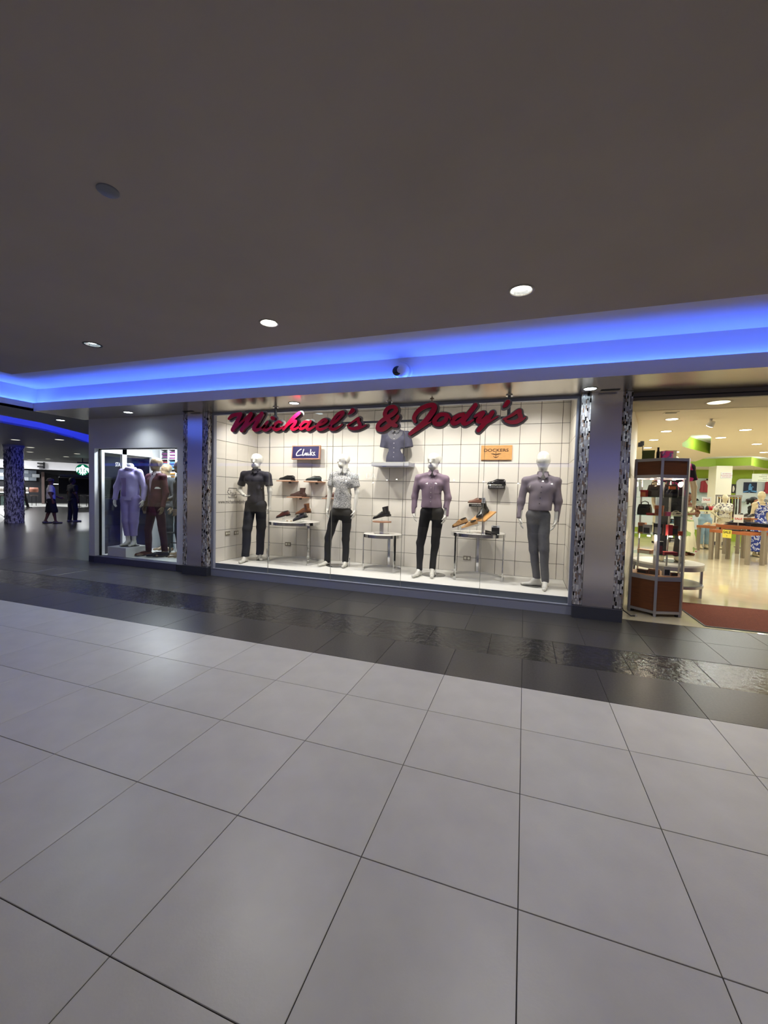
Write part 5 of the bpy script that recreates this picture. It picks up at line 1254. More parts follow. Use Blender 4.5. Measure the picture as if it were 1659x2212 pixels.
# round cafe sign
sp = far(27.0, 101 * PXD(27.0), 0); 
t = thing('round_sign', 'round lit green and white coffee shop sign hung at the wall corner', 'sign', (sp[0], sp[1], 2.33), CZ)
m = MB(); m.lathe(0, 0, [(.30, -.04), (.30, .04)], 40); m.add([(.30 * math.cos(2 * PI * i / 40), .30 * math.sin(2 * PI * i / 40), .04) for i in range(40)], [tuple(range(40))]); m.add([(.30 * math.cos(2 * PI * i / 40), .30 * math.sin(2 * PI * i / 40), -.04) for i in range(40)], [tuple(range(40))[::-1]]); m.build('disc', EM('sign_green', (0, 98, 65), 1.0), t, rot=(PI / 2, 0, 0), loc=(0, 0, 0))
mg = EM('sign_white_glow', (215, 245, 242), 1.6); m = MB(); yq = (-.046, -.041)
for s in (-1, 1):
    stroke(m, [(s * .06, .10, .03), (s * .13, .06, .03), (s * .12, -.06, .03), (s * .15, -.16, .025)], *yq); stroke(m, [(s * .10, .12, .02), (s * .19, .07, .028), (s * .21, -.02, .03), (s * .25, -.08, .02)], *yq)
    stroke(m, [(s * .09, .0, .02), (s * .10, -.1, .02), (s * .08, -.2, .02)], *yq); stroke(m, [(s * .22, .10, .02), (s * .26, .02, .025), (s * .24, -.12, .02)], *yq); stroke(m, [(s * .03, .15, .02), (s * .09, .14, .018)], *yq); stroke(m, [(s * .06, -.14, .02), (s * .10, -.24, .02)], *yq)
stroke(m, [(0, .13, .05), (0, .0, .05), (0, -.12, .05), (0, -.26, .03)], *yq); stroke(m, [(-.05, .17, .02), (0, .22, .035), (.05, .17, .02)], *yq); m.build('emblem', [mg, mg], t)
m = MB(); m.box(-.24, .24, -.05, .05, .33, .40); m.build('bracket', m_black, t); m = MB(); m.cyl(0, 0, .40, .412, .04, n=10); m.box(-.02, .02, -.02, .02, .40, 2.94 - 2.33); m.build('hanger', m_black, t)
t = thing('canopy_box', 'dark cafe canopy behind the round sign', 'canopy', far(34.0, 3.0), CZ); m = MB(); m.box(-1.9, 3, 0, 2.2, 2.0, 2.06); m.box(-1.9, 3, 2.1, 2.2, .9, 2.06); m.build('canopy_shell', M('cafe_dark', (22, 22, 28), .7), t); m = MB(); m.box(-1.9, 3, -.01, .05, 2.06, 2.2); m.build('canopy_edge', m_alud, t)
t = thing('wall_speakers', 'pair of dark box speakers on a bracket on the cafe fascia', 'speaker', far(40.7, .25), CZ)
for z in (2.86, 3.10): m = MB(); m.box(-.26, .08, -.25, .0, z - .06, z + .05); m.build('speaker_box', m_black, t)
m = MB(); m.box(.08, .2, -.1, .28, 2.74, 3.2); m.build('bracket', m_black, t)
# lettering of the coffee bar, seen through the side glass
t = thing('bar_sign', 'white STARBUCKS lettering on the dark coffee bar behind the side glass', 'sign', (-15.08, 8.74, 2.34), math.atan2(.743, -.927) - PI / 2)
me = lettering('STARBUCKS', EM('bar_letters', (235, 242, 245), 1.5), t, (0, 0, 0), .22, depth=.02, sx=.42, bold=.003)
m = MB(); m.box(-.6, 1.4, .05, .12, -.5, .3); m.build('panel', M('cafe_dark', (22, 22, 28), .7), t)
m = MB(); m.box(-.6, 1.6, .0, .5, -2.36, -1.35); m.build('counter', M('bar_counter', (60, 62, 70), .5), t)

# ---- people in the passage
m_sk1 = M('skin_brown', (112, 74, 56), .55); m_sk2 = M('skin_dark_brown', (78, 52, 42), .55)
def hair_mesh(J, look, style='short'):
    c = v3(*J['head']); hs = np.linalg.norm(v3(*J['top']) - v3(*J['chin'])) / .228
    rot = lambda x, y, z: c + hs * v3(x * math.cos(look) - y * math.sin(look), x * math.sin(look) + y * math.cos(look), z)
    P = [(rot(0, .03, .045), rot(0, -.0, .055), .092 * hs, .085 * hs), (rot(0, .06, .0), rot(0, .055, -.03), .07 * hs, .06 * hs)]
    if style == 'ponytail': P += [(rot(0, .11, .05), rot(0, .15, .02), .04, .055), (rot(0, .15, .02), rot(0, .17, -.09), .055, .03)]
    if style == 'bun': P += [(rot(0, .10, .07), rot(0, .12, .08), .05, .045)]
    if style == 'long': P += [(rot(-.04, .07, 0), rot(-.05, .08, -.2), .06, .05), (rot(.04, .07, 0), rot(.05, .08, -.2), .06, .05)]
    if style == 'afro': P += [(rot(0, .03, .04), rot(0, .05, -.01), .125, .12)]
    fx = rot(0, -.075, 0) - c; ff = fx / (np.linalg.norm(fx) + 1e-9)
    return sdf_mesh('hair', P, M('hair_black', (16, 14, 14), .6, bump=.4, bscale=90), .010, .02, None, lambda X, Y, Z: np.where(Z < c[2] + .055 * hs, (X - c[0]) * ff[0] + (Y - c[1]) * ff[1] - .035, -1.0))
def face(r, J, look):
    c = v3(*J['head']); hs = np.linalg.norm(v3(*J['top']) - v3(*J['chin'])) / .228
    rot = lambda x, y, z: c + hs * v3(x * math.cos(look) - y * math.sin(look), x * math.sin(look) + y * math.cos(look), z)
    q = MB()
    for s in (-1, 1): p = rot(s * .032, -.083, .012); q.cyl(p[0], p[1], p[2] - .006, p[2] + .006, .009, n=8)
    q.build('eyes', M('eye_dark', (20, 16, 16), .2), r['root'], True)
    q = MB(); q.tube([rot(-.025, -.09, -.05), rot(0, -.099, -.053), rot(.025, -.09, -.05)], .005, 6); q.build('mouth', M('lips', (110, 60, 54), .5), r['root'], True)
def sandals(r, J, mat, big=.0):
    for s in 'lr':
        an, to = v3(*J['an' + s]), v3(*J['toe' + s]); f = to - an; f[2] = 0; f /= np.linalg.norm(f) + 1e-9; zb = min(an[2] - .075, .02)
        he = an - f * .05
        link('shoe', sdf_mesh('shoe', [((he[0], he[1], .035), (to[0], to[1], .03), .046, .042, (1, 1, .8)), ((he[0], he[1], .05), (an[0], an[1], .07), .046, .045)], mat, .011, .02, None, lambda X, Y, Z: -Z), r['root'])
J = skeleton(1.72, .38, .2, .05, .16)
for k, v in dict(elr=(.25, -.08, 1.08), wrr=(.24, -.28, .98), hnr=(.23, -.42, .95)).items(): J[k] = v
r = figure('person', 'man in white T-shirt, grey cap and black shorts walking past the passage column', 'person', (-17.2, 7.45, .0), J, m_sk1, rz=math.radians(150), person=True, look=.6, slim=1.08,
           top=dict(mat=M('tshirt_white', (218, 214, 214), .85, bump=.1, bscale=60), sleeve='short', hem=.80, loose=.04, ph=2, name='t_shirt'), bottom=dict(mat=M('shorts_black', (18, 18, 24), .85), hem=.42, loose=.035, knee=.085, cuff=.08, waist=1.0, name='shorts'))
face(r, J, .6); sandals(r, J, M('sandal_grey', (96, 92, 96), .7))
hc = v3(*J['head']); m = MB(); m.lathe(hc[0], hc[1] + .015, [(.108, hc[2] + .03), (.108, hc[2] + .075), (.08, hc[2] + .12), (.0001, hc[2] + .135)], 24); cp = m.build('cap', M('cap_grey', (98, 90, 88), .85), r['root'], 'all')
m = MB(); m.lathe(hc[0], hc[1] + .015, [(.106, hc[2] + .03), (.145, hc[2] + .022), (.145, hc[2] + .028), (.106, hc[2] + .04)], 24); m.build('cap_brim', M('cap_grey', (98, 90, 88), .85), cp, 'all')
J = skeleton(1.78, .42, .22, .05, .05)
r = figure('person', 'man in dark shirt and dark jeans seen from behind beside the man in white', 'person', (-17.35, 8.35, 0), J, m_sk2, rz=math.radians(175), person=True, slim=1.1,
           top=dict(mat=M('polo_black', (16, 16, 26), .85), sleeve='short', hem=.84, loose=.03, name='polo_shirt'), bottom=dict(mat=M('jeans_navy', (26, 30, 48), .85), cuff=.066, knee=.07, loose=.018, waist=1.02))
link('hair', hair_mesh(J, 0.0), r['root']); face(r, J, 0); sandals(r, J, M('sneaker_grey', (120, 118, 124), .7))
J = skeleton(1.62, .36, .16, .04, .2)
r = figure('person', 'small person with big dark hair and pale top walking behind the bark column', 'person', far(34.2, -44 * PXD(34.2)), J, m_sk2, rz=CZ + math.radians(250), person=True, female=True,
           top=dict(mat=M('top_pale_purple', (196, 184, 206), .85), sleeve='short', hem=.86, loose=.02), bottom=dict(mat=M('leggings_dark', (36, 34, 38), .85), loose=.006))
link('hair', hair_mesh(J, 0.0, 'afro'), r['root']); face(r, J, 0); sandals(r, J, M('sneaker_grey', (120, 118, 124), .7))
J = skeleton(1.78, .40, .16, .04, .24)
r = figure('person', 'tall person all in black walking right behind the bark column', 'person', far(34.4, -30 * PXD(34.4)), J, m_sk2, rz=CZ + math.radians(95), person=True,
           top=dict(mat=M('polo_black', (16, 16, 26), .85), sleeve='long', hem=.84, loose=.03), bottom=dict(mat=M('trousers_dark_grey', (40, 40, 44), .85), loose=.016, cuff=.064))
link('hair', hair_mesh(J, 0.0, 'long'), r['root']); face(r, J, 0); sandals(r, J, M('sneaker_grey', (120, 118, 124), .7))
# ================================================================== shop interior on the right
REC1 = [(3.38, 8.02), (4.53, 9.75), (3.617, 7.14), (3.4, 6.5), (3.2, 6.15), (2.94, 6.09), (3.09, 6.79), (3.17, 7.34)]
REC2 = [(5.46, 14.4), (6.33, 14.36), (7.1, 13.76), (8.0, 15.0), (9.3, 16.2), (7.6, 12.2), (5.79, 10.5), (5.25, 10.43), (4.81, 10.65), (5.0, 12.14), (4.7, 12.3)]
SHOPL = [(2.09, 4.27), (2.37, 5.55), (2.48, 6.74), (2.72, 8.17), (3.6, 9.22), (3.56, 5.57), (3.57, 6.55), (4.63, 7.68), (5.53, 9.43)]
m_cream = M('cream_ceiling', (230, 219, 194), .7); m_green = M('lime_green_paint', (150, 176, 52), .6); m_creamw = M('cream_wall', (236, 230, 208), .6)
m_shopb = M('pale_blue_panel', (214, 226, 232), .5)
sc = struct('ceiling_shop')
c = plate([(1.0, 3.0), (14, 3.0), (14, 17), (1.0, 17)], [circle(x, y, .085, 18) for x, y in SHOPL] + [REC1, REC2], 2.75, .03); c.build('ceiling_board', m_cream, sc)
c = plate([(1.12, 2.40), (14, 2.40), (14, 3.0), (1.12, 3.0)], [circle(2.088, 2.62, .12, 24)], 2.65, .03); c.box(1.12, 14, 2.98, 3.0, 2.65, 2.75); c.build('entrance_board', m_cream, sc)
for R_, h_ in ((REC1, .27), (REC2, .28)):
    m = MB(); n = len(R_)
    m.add([(x, y, 2.75) for x, y in R_] + [(x, y, 2.75 + h_) for x, y in R_], [(i, (i + 1) % n, n + (i + 1) % n, n + i) for i in range(n)]); m.build('recess_wall', m_green, sc)
    m = MB(); m.prism(R_, 2.75 + h_, 2.78 + h_); m.build('recess_top', m_white_paint, sc)
    k = 5 if R_ is REC1 else 7
    a, b = Vector((*R_[k], 0)), Vector((*R_[k - 1 if R_ is REC1 else k + 1], 0)); mid = (a + b) / 2; cen = Vector((sum(p[0] for p in R_) / n, sum(p[1] for p in R_) / n, 0)); d_ = (cen - mid).normalized()
    m = MB(); p0 = a + d_ * .12; p1 = b + d_ * .12; m.bar((p0.x, p0.y, 2.83), (p1.x, p1.y, 2.83), .05, .03); m.build('tube_light', EM('recess_tube', (225, 240, 255), 90 if R_ is REC1 else 130), sc)
for (x, y), pw in (((3.35, 7.0), 9), ((4.0, 8.4), 7), ((5.4, 11.4), 26), ((6.5, 12.6), 26), ((7.6, 13.6), 20)): light('recess_fill', 'POINT', (x, y, 2.88), pw, sc, (.9, .96, 1), .05)  # fill lights without a fixture, added to make the recess tops glow
hd = struct('trim_1'); m = MB(); m.box(1.118, 14, 2.33, 2.40, 2.70, 2.744); m.build('track', M('track_bronze', (116, 108, 100), .5, metal=.2), hd); m = MB(); m.box(1.118, 14, 2.345, 2.39, 2.688, 2.70); m.build('slot', m_black, hd); m = MB(); m.box(1.118, 14, 2.35, 2.40, 2.65, 2.688); m.build('lower_track', M('track_bronze', (116, 108, 100), .5, metal=.2), hd)
wa_ = struct('wall_shop_left')
m = MB(); dx, dy = .2533, .9674; L_ = 2.32
mt = Matrix(((dx, -dy, 0, 0), (dy, dx, 0, 0), (0, 0, 1, 0), (0, 0, 0, 1)))
def wl_pt(u, v, z): return (1.125 + dx * u - dy * v, 2.45 + dy * u + dx * v, z)
q = MB(); q.add([wl_pt(*p) for p in ((0, 0, 0), (L_, 0, 0), (L_, .08, 0), (0, .08, 0), (0, 0, 2.75), (L_, 0, 2.75), (L_, .08, 2.75), (0, .08, 2.75))], [(0, 3, 2, 1), (4, 5, 6, 7), (0, 1, 5, 4), (1, 2, 6, 5), (2, 3, 7, 6), (3, 0, 4, 7)]); q.build('backing', m_joint, wa_)
tm_ = {}
for i in range(4):
    for k in range(6):
        w_, h_ = .576, .452
        if 0 not in tm_: q = MB(); q.box(-w_ / 2, w_ / 2, -.012, 0, -h_ / 2, h_ / 2); tm_[0] = q.mesh('wall_tile', m_panel)
        p = wl_pt(.29 + i * .58, 0, .23 + k * .458); o = link('wall_tile', tm_[0], wa_, p, rz=math.atan2(dy, dx))
m = MB(); m.box(1.60, 1.70, 4.70, 17, 0, 2.75); m.build('plaster', m_creamw, wa_)
wk = struct('wall_shop_back')
m = MB(); m.box(1.7, 14, 16.0, 16.2, 0, 2.75); m.build('plaster', m_green, wk)
def rpoly(x0, x1, z0, z1, r=.15, n=6):
    P = []
    for cx, cz, a in ((x1 - r, z1 - r, 0), (x0 + r, z1 - r, 90), (x0 + r, z0 + r, 180), (x1 - r, z0 + r, 270)):
        for i in range(n + 1): t_ = math.radians(a + 90 * i / n); P.append((cx + r * math.cos(t_), cz + r * math.sin(t_)))
    return P
for a, b in ((2.2, 7.43), (7.6, 11)):
    m = MB(); m.prism_xz(rpoly(a, b, .4, 2.41), 15.94, 15.999); m.build('display_panel', m_shopb, wk)
wr2 = struct('wall_shop_right'); m = MB(); m.box(13.9, 14.1, 2.4, 17, 0, 2.75); m.build('plaster', m_creamw, wr2)
m = MB(); m.box(.62, 1.13, 2.75, 2.8, 0, 2.75); m.build('plaster', m_creamw, wr2)
# entrance light and shop lights
downlight('large round light in the ceiling just inside the entrance', 2.088, 2.62, 2.65, .135, EM('entrance_glow', (255, 244, 200), 2.2), 10, (1, .93, .78), size=.08, depth=.05, rim=m_cream)
names = ['nearest the entrance', 'second in the left row', 'third in the left row', 'fourth in the left row', 'above the showcase top', 'right of the spotlight', 'above the green recess', 'right of the green recess', 'over the clothing tables']
for i, (x, y) in enumerate(SHOPL): downlight('shop ceiling light %s' % names[i], x, y, 2.75, .10, EM('shop_glow', (255, 252, 235), 12), P_SHOP, (1, .95, .85), group='shop ceiling lights', size=.07, depth=.035, rim=m_cream)
for i, (x, y) in enumerate(((6.5, 7.0), (8.5, 9.0), (8.0, 12.0), (4.2, 13.6), (10.5, 13.5), (6.2, 4.6), (9.5, 5.5))):
    t = thing('shop_lamp', 'surface ceiling lamp deep in the shop, %s' % ['over the right tables', 'further right', 'beside the column', 'behind the woman in the long dress', 'at the back right', 'right of the entrance', 'far right of the entrance'][i], 'ceiling light', (x, y, 2.75), group='shop lamps out of direct view')
    m = MB(); m.cyl(0, 0, -.03, 0, .16, .17, 20); m.build('housing', m_cream, t, True); m = MB(); m.cyl(0, 0, -.034, -.03, .14, .14, 20); m.build('diffuser', EM('shop_glow', (255, 252, 235), 8), t)
    light('lamp_light', 'AREA', (0, 0, -.05), P_SHOP * .9, t, (1, .94, .82), .3)
t = thing('spotlight', 'white adjustable spotlight on the shop ceiling', 'spotlight', (2.63, 4.36, 2.75)); m = MB(); m.cyl(0, 0, -.05, 0, .02, n=10); m.build('stem', m_white_paint, t, True); m = MB(); m.cyl(0, 0, -.03, .05, .05, .04, 16); m.build('head', M('spot_white', (235, 235, 230), .4), t, True, (0, 0, -.08), rot=(.5, .3, 0)); m = MB(); m.cyl(0, 0, -.034, -.031, .045, n=16); m.build('lamp', EM('spot_lamp', (255, 244, 226), 25), t, False, (0, 0, -.08), rot=(.5, .3, 0))
t = thing('ceiling_vent', 'small dark slot vent in the shop ceiling', 'vent', (1.92, 3.72, 2.75)); m = MB(); m.box(-.09, .09, -.05, .05, -.006, 0); m.build('frame', m_cream, t); m = MB(); m.box(-.07, .07, -.03, .03, -.008, -.006); m.build('slot', m_black, t)
t = thing('security_camera', 'small black camera with a hanging cable on the angled tiled wall', 'camera', (1.70, 4.50, 2.42))
m = MB(); m.box(.0, .05, -.03, .03, -.07, 0); m.build('body', m_black, t); m = MB(); m.cyl(.055, 0, -.05, .02, .03, n=12); m.build('lens', m_black, t, True); m = MB(); m.tube([(.06, 0, 0), (.07, -.01, -.2), (.05, 0, -.5), (.06, .01, -.8)], .006, 6); m.build('cable', m_black, t, True)

# ---- entrance mat
t = thing('entrance_mat', 'rust-brown entrance mat with black edge on the marble', 'mat', (3.5, 3.1, .001)); m = MB(); m.box(-1.45, 1.5, -.61, .60, .001, .009); m.build('pile', M('mat_rust', (124, 62, 44), .95, noise=.15, nscale=60, bump=.5, bscale=300), t)
for a, b, c_, d_ in ((-1.47, -1.45, -.63, .62), (1.5, 1.52, -.63, .62), (-1.45, 1.5, -.63, -.61), (-1.45, 1.5, .60, .62)): m = MB(); m.box(a, b, c_, d_, .001, .008); m.build('edge', m_black, t)

# ---- hexagonal glass showcase
m_frame = M('showcase_aluminium', (176, 176, 184), .32, metal=.7); m_walnut = M('walnut_panel', (112, 64, 34), .45, noise=.15, nscale=5, stretch=(1, 1, 14), detail=6)
hx, hy, hr = 1.640, 3.000, .330
hexp = [(hr * math.cos(math.radians(-102 + 60 * i)), hr * math.sin(math.radians(-102 + 60 * i))) for i in range(6)]
t = show = thing('showcase', 'tall hexagonal glass showcase with walnut base beside the entrance pillar', 'showcase', (hx, hy, .001))
for i in range(6):
    a, b = Vector(hexp[i]), Vector(hexp[(i + 1) % 6]); ang = math.atan2(a.y, a.x)
    m = MB(); mt = Matrix.Translation((a.x * .97, a.y * .97, 1.003)) @ Matrix.Rotation(ang, 4, 'Z'); m.obox(mt, .026, .030, 2.002); m.build('post', m_frame, t)
    d_ = (b - a); mid = (a + b) / 2 * .965; an = math.atan2(d_.y, d_.x); ln = d_.length * .93
    for z, h_, nm in ((.055, .035, 'rail'), (.482, .05, 'rail'), (1.775, .04, 'rail'), (1.985, .036, 'rail')):
        m = MB(); m.obox(Matrix.Translation((mid.x, mid.y, z)) @ Matrix.Rotation(an, 4, 'Z'), ln, .022, h_); m.build(nm, m_frame, t)
    for z0, z1 in ((.073, .457), (1.795, 1.967)):
        m = MB(); m.obox(Matrix.Translation((mid.x * .985, mid.y * .985, (z0 + z1) / 2)) @ Matrix.Rotation(an, 4, 'Z'), ln, .012, z1 - z0); m.build('wood_panel', m_walnut, t)
    m = MB(); m.obox(Matrix.Translation((mid.x * .985, mid.y * .985, 1.131)) @ Matrix.Rotation(an, 4, 'Z'), ln, .004, 1.248); m.build('glass_pane', GLASS('showcase_glass'), t)
    m = MB(); m.cyl(a.x * .85, a.y * .85, 0, .035, .022, n=10); m.build('foot', m_black, t, True)
m = MB(); m.prism([(x * .94, y * .94) for x, y in hexp], .495, .512); m.build('deck', M('showcase_deck', (176, 124, 92), .5), t)
m = MB(); m.prism([(x * .94, y * .94) for x, y in hexp], .06, .07); m.build('bottom_board', m_walnut, t)
m = MB(); m.prism([(x * .94, y * .94) for x, y in hexp], 1.985, 2.0); m.build('top_board', m_frame, t)
for z in (.778, 1.032, 1.278, 1.515):
    m = MB(); m.prism([(x * .92, y * .92) for x, y in hexp], z - .008, z); m.build('glass_shelf', GLASS('shelf_glass', (.86, .96, .93)), t)
for a in (-.16, .18):
    m = MB(); m.cyl(a, .2, .512, 1.755, .012, n=10); m.build('shelf_pole', m_chrome, t, True)
for z in (1.74, 1.0):
    for i in range(2): m = MB(); m.cyl(-.12 + .26 * i, -.1 + .05 * i, z, z + .015, .02, n=10); m.build('spot', EM('showcase_spot', (255, 225, 180), 18), t)
light('lamp_light', 'POINT', (0, 0, 1.70), 8, t, (1, .86, .66), .04); light('lamp_light', 'POINT', (-.02, -.05, .97), 4, t, (1, .86, .66), .04)
def gift_box(label, x, y, z, w, d, h, body, face_, rz=0.0, inset=True, name='gift_box'):
    t = thing(name, label, 'box', (hx + x, hy + y, z + .0012), rz, 'leather goods in the showcase')
    m = MB(); m.box(-w / 2, w / 2, -d / 2, d / 2, 0, h * .72); m.build('body', body, t)
    m = MB(); m.box(-w / 2 - .002, w / 2 + .002, -d / 2 - .002, d / 2 + .002, h * .72, h); m.build('lid', body, t)
    if inset: m = MB(); m.box(-w * .38, w * .38, -d / 2 - .004, -d / 2 - .001, h * .1, h * .68); m.build('front_panel', face_, t)
    return t
def handbag(label, x, y, z, w, d, h, mat, tagm, rz=0.0):
    t = thing('handbag', label, 'bag', (hx + x, hy + y, z + .0012), rz, 'leather goods in the showcase'); q = MB(); secs = []
    for zz, kx, ky in ((0, .94, .9), (h * .1, 1, 1), (h * .6, .97, .85), (h * .92, .88, .5), (h, .84, .35)): secs.append([(w / 2 * kx * a, d / 2 * ky * b, zz) for a, b in ((-1, -.7), (-.85, -1), (.85, -1), (1, -.7), (1, .7), (.85, 1), (-.85, 1), (-1, .7))])
    q.loft(secs); q.build('body', mat, t, True)
    q = MB(); q.tube([(-w * .28, 0, h * .95), (-w * .24, 0, h * 1.18), (0, 0, h * 1.3), (w * .24, 0, h * 1.18), (w * .28, 0, h * .95)], .006, 6); q.build('handle', mat, t, True)
    q = MB(); q.box(-w * .2, w * .25, -d / 2 - .004, -d / 2 + .004, h * .62, h * .84); q.build('label_tag', tagm, t)
B = lambda n, c_: M(n, c_, .45)
bk_, rd_, or_, brn, pk_ = B('box_black', (22, 22, 26)), B('box_red', (176, 28, 40)), B('box_orange', (206, 110, 54)), B('box_brown', (92, 54, 36)), B('box_pink', (222, 70, 130)); slv = B('box_silver', (178, 174, 170)); crm = B('box_cream', (222, 210, 176)); olv = B('bag_olive', (96, 108, 38))
gift_box('small red box on the top showcase shelf', -.19, -.06, 1.515, .07, .05, .09, rd_, or_, -.6)
handbag('black handbag on the top showcase shelf', -.06, -.03, 1.515, .17, .1, .16, L_black, bk_, -.6)
handbag('black bag with an orange tag on the top showcase shelf', .12, .0, 1.515, .17, .09, .17, L_black, or_, .1)
handbag('big black bag on the second showcase shelf', -.16, .0, 1.278, .16, .1, .14, L_black, bk_, -.6)
gift_box('orange box on the second showcase shelf', -.03, -.14, 1.278, .09, .06, .13, or_, B('box_orange_dark', (150, 76, 36)), -.4)
gift_box('flat crimson case under the big black bag', -.12, -.12, 1.278, .08, .05, .03, rd_, rd_, -.6, False)
gift_box('pink box by the middle post of the showcase', .06, -.16, 1.278, .05, .05, .05, pk_, pk_, .2, False)
handbag('cream and black belt roll on the second showcase shelf', .19, -.02, 1.278, .13, .08, .05, crm, bk_, .4)
gift_box('black framed wallet box on the third showcase shelf', -.14, -.10, 1.032, .09, .05, .12, slv, bk_, -.6)
gift_box('copper box behind the wallet box', -.17, .03, 1.032, .08, .06, .14, B('box_copper', (170, 110, 80)), bk_, -.6)
gift_box('stack of black and silver belts boxes on the third shelf', -.02, -.12, 1.032, .10, .06, .14, bk_, slv, -.5)
gift_box('red case on the third showcase shelf', .1, -.11, 1.032, .05, .06, .13, rd_, rd_, .2, False)
gift_box('brown wallet box on the third showcase shelf', .16, -.08, 1.032, .07, .05, .12, brn, bk_, .3)
gift_box('small orange-red box at the right of the third shelf', .235, -.05, 1.032, .045, .045, .05, B('box_orange_red', (206, 66, 34)), or_, .4, False)
gift_box('open tan wallet on the fourth showcase shelf', -.15, -.10, .778, .16, .08, .05, B('wallet_tan', (204, 150, 112)), crm, -.6)
gift_box('tall black perfume box by the middle post', .0, -.17, .778, .05, .05, .17, bk_, B('box_burgundy', (110, 30, 40)), -.3)
gift_box('flat burgundy clutch on the fourth showcase shelf', .12, -.08, .778, .17, .09, .035, B('clutch_burgundy', (128, 20, 34)), B('clutch_burgundy', (128, 20, 34)), .3, False, 'clutch')
gift_box('dark brown case on the showcase deck', -.16, -.08, .512, .12, .06, .05, brn, bk_, -.6)
gift_box('brown belt tray with a patterned lid on the showcase deck', -.05, -.14, .512, .11, .06, .07, B('tray_brown', (128, 78, 48)), B('tray_dark', (60, 36, 26)), -.6)
gift_box('silver framed black box at the front of the showcase deck', .075, -.17, .512, .075, .05, .12, slv, bk_, .15)
gift_box('low brown case beside the silver framed box', .17, -.12, .512, .08, .05, .04, brn, bk_, .3)
gift_box('olive green box on top of the showcase', -.14, .05, 2.003, .14, .05, .13, olv, olv, -.2, False)
t = thing('bottle', 'slim black bottle on top of the showcase', 'bottle', (hx - .04, hy, 2.004)); m = MB(); m.lathe(0, 0, [(.0001, 0), (.018, 0), (.02, .01), (.02, .10), (.012, .125), (.012, .15), (.0001, .152)], 14); m.build('body', bk_, t, 'all'); m = MB(); m.cyl(0, 0, .15, .165, .013, n=12); m.build('cap', m_black, t, True)
gift_box('pink and violet patterned bag on top of the showcase', .05, -.02, 2.003, .13, .05, .11, PATTERN('pink_violet', [(226, 60, 140), (120, 100, 160), (236, 120, 180)], 14, 'noise', .6, [0, .45, .55]), pk_, .3, False)
gift_box('cream box on top of the showcase', .12, .08, 2.003, .12, .06, .13, crm, crm, .25, False)
t = thing('power_plug', 'grey plug and black cable at the foot of the showcase', 'plug', (1.19, 2.62, .001)); m = MB(); m.tube([(0, .12, .16), (0, .06, .14), (.02, .0, .06), (.10, -.04, .008), (.16, -.02, .008)], .007, 6); m.build('cable', m_black, t, True); m = MB(); m.cyl(0, .12, .13, .18, .03, .022, 12); m.build('plug', slv, t, True); m = MB(); m.cyl(.16, -.02, .001, .03, .014, n=10); m.build('connector', slv, t, True)

# ---- round two-tier table with a mannequin
t = thing('display_table', 'round white two-tier table behind the showcase', 'table', (2.12, 4.22, .001)); r_ = .47
m = MB(); m.lathe(0, 0, [(.0001, .53), (r_ - .005, .53), (r_, .52), (r_, .50), (.0001, .50)], 44); m.build('table_top', M('table_top_white', (236, 234, 226), .3), t, True)
m = MB(); m.ring(0, 0, .44, .50, r_ - .02, r_ - .004, 44); m.build('apron', m_frame, t, True)
m = MB(); m.cyl(0, 0, .215, .225, r_ - .02, n=44); m.build('lower_shelf', M('shelf_glass_grey', (176, 184, 184), .12), t, True); m = MB(); m.ring(0, 0, .18, .215, r_ - .02, r_ - .004, 44); m.build('lower_band', m_frame, t, True)
for a in (-85, -8, 82, 172): m = MB(); an = math.radians(a); m.obox(Matrix.Translation((.44 * math.cos(an), .44 * math.sin(an), .25)) @ Matrix.Rotation(an, 4, 'Z'), .03, .05, .50); m.build('leg', m_frame, t)
t = thing('floor_disc', 'round steel base disc under the two-tier table', 'disc', (2.22, 3.95, .001)); bpy.data.objects.remove(t)
J = skeleton(1.80, .40, .22, .07)
r = figure('mannequin', 'mannequin in a pink and black top and dark belted trousers behind the showcase', 'mannequin', (2.15, 4.22, .537), J, M('mannequin_cream', (220, 206, 170), .3), rz=-.1, head='none',
           top=dict(mat=PATTERN('top_pink_black', [(30, 20, 40), (214, 60, 132), (120, 30, 90)], 9, 'noise', .8, [0, .47, .60]), sleeve='short', hem=1.02, loose=.022), bottom=dict(mat=M('trousers_ink', (26, 30, 38), .7, bump=.15, bscale=60), loose=.014, cuff=.06, waist=1.08))
m = MB(); m.lathe(0, 0, [(.142, 1.035), (.142, 1.072)], 28); bl_ = m.build('belt', m_black, r['root'], 'all'); bl_.scale = (1, .82, 1)
m = MB(); m.box(-.03, .03, -.128, -.122, 1.03, 1.078); m.build('buckle', m_chrome, r['root'])
m = MB(); m.cyl(0, 0, -.003, .003, .2, n=28); m.build('base_plate', M('base_glass_steel', (150, 152, 152), .12, metal=.8), r['root'], True)

# ---- nested wooden clothing tables
m_cherry = M('cherry_wood', (166, 96, 56), .4, noise=.1, nscale=5, stretch=(1, 6, 6)); m_legg = M('table_leg_grey', (150, 142, 132), .4, metal=.4)
DV = Vector((.56, -.829, 0)); NV = Vector((.829, .56, 0))
def wood_table(label, x, y, L, D, z, leg=.07):
    t = thing('clothing_table', label, 'table', (x, y, .001), math.atan2(DV.y, DV.x))
    m = MB(); m.box(0, L, 0, D, z - .075, z); o = m.build('table_top', m_cherry, t); bevel_mesh(o.data, .004, 1)
    for a in (leg / 2 + .01, L - leg / 2 - .01):
        for b in (leg / 2 + .01, D - leg / 2 - .01): m = MB(); m.box(a - leg / 2, a + leg / 2, b - leg / 2, b + leg / 2, 0, z - .075); m.build('leg', m_legg, t)
    return t
wood_table('lower cherry-wood table with the yellow SALE card', 4.53, 9.50, .93, .67, .78)
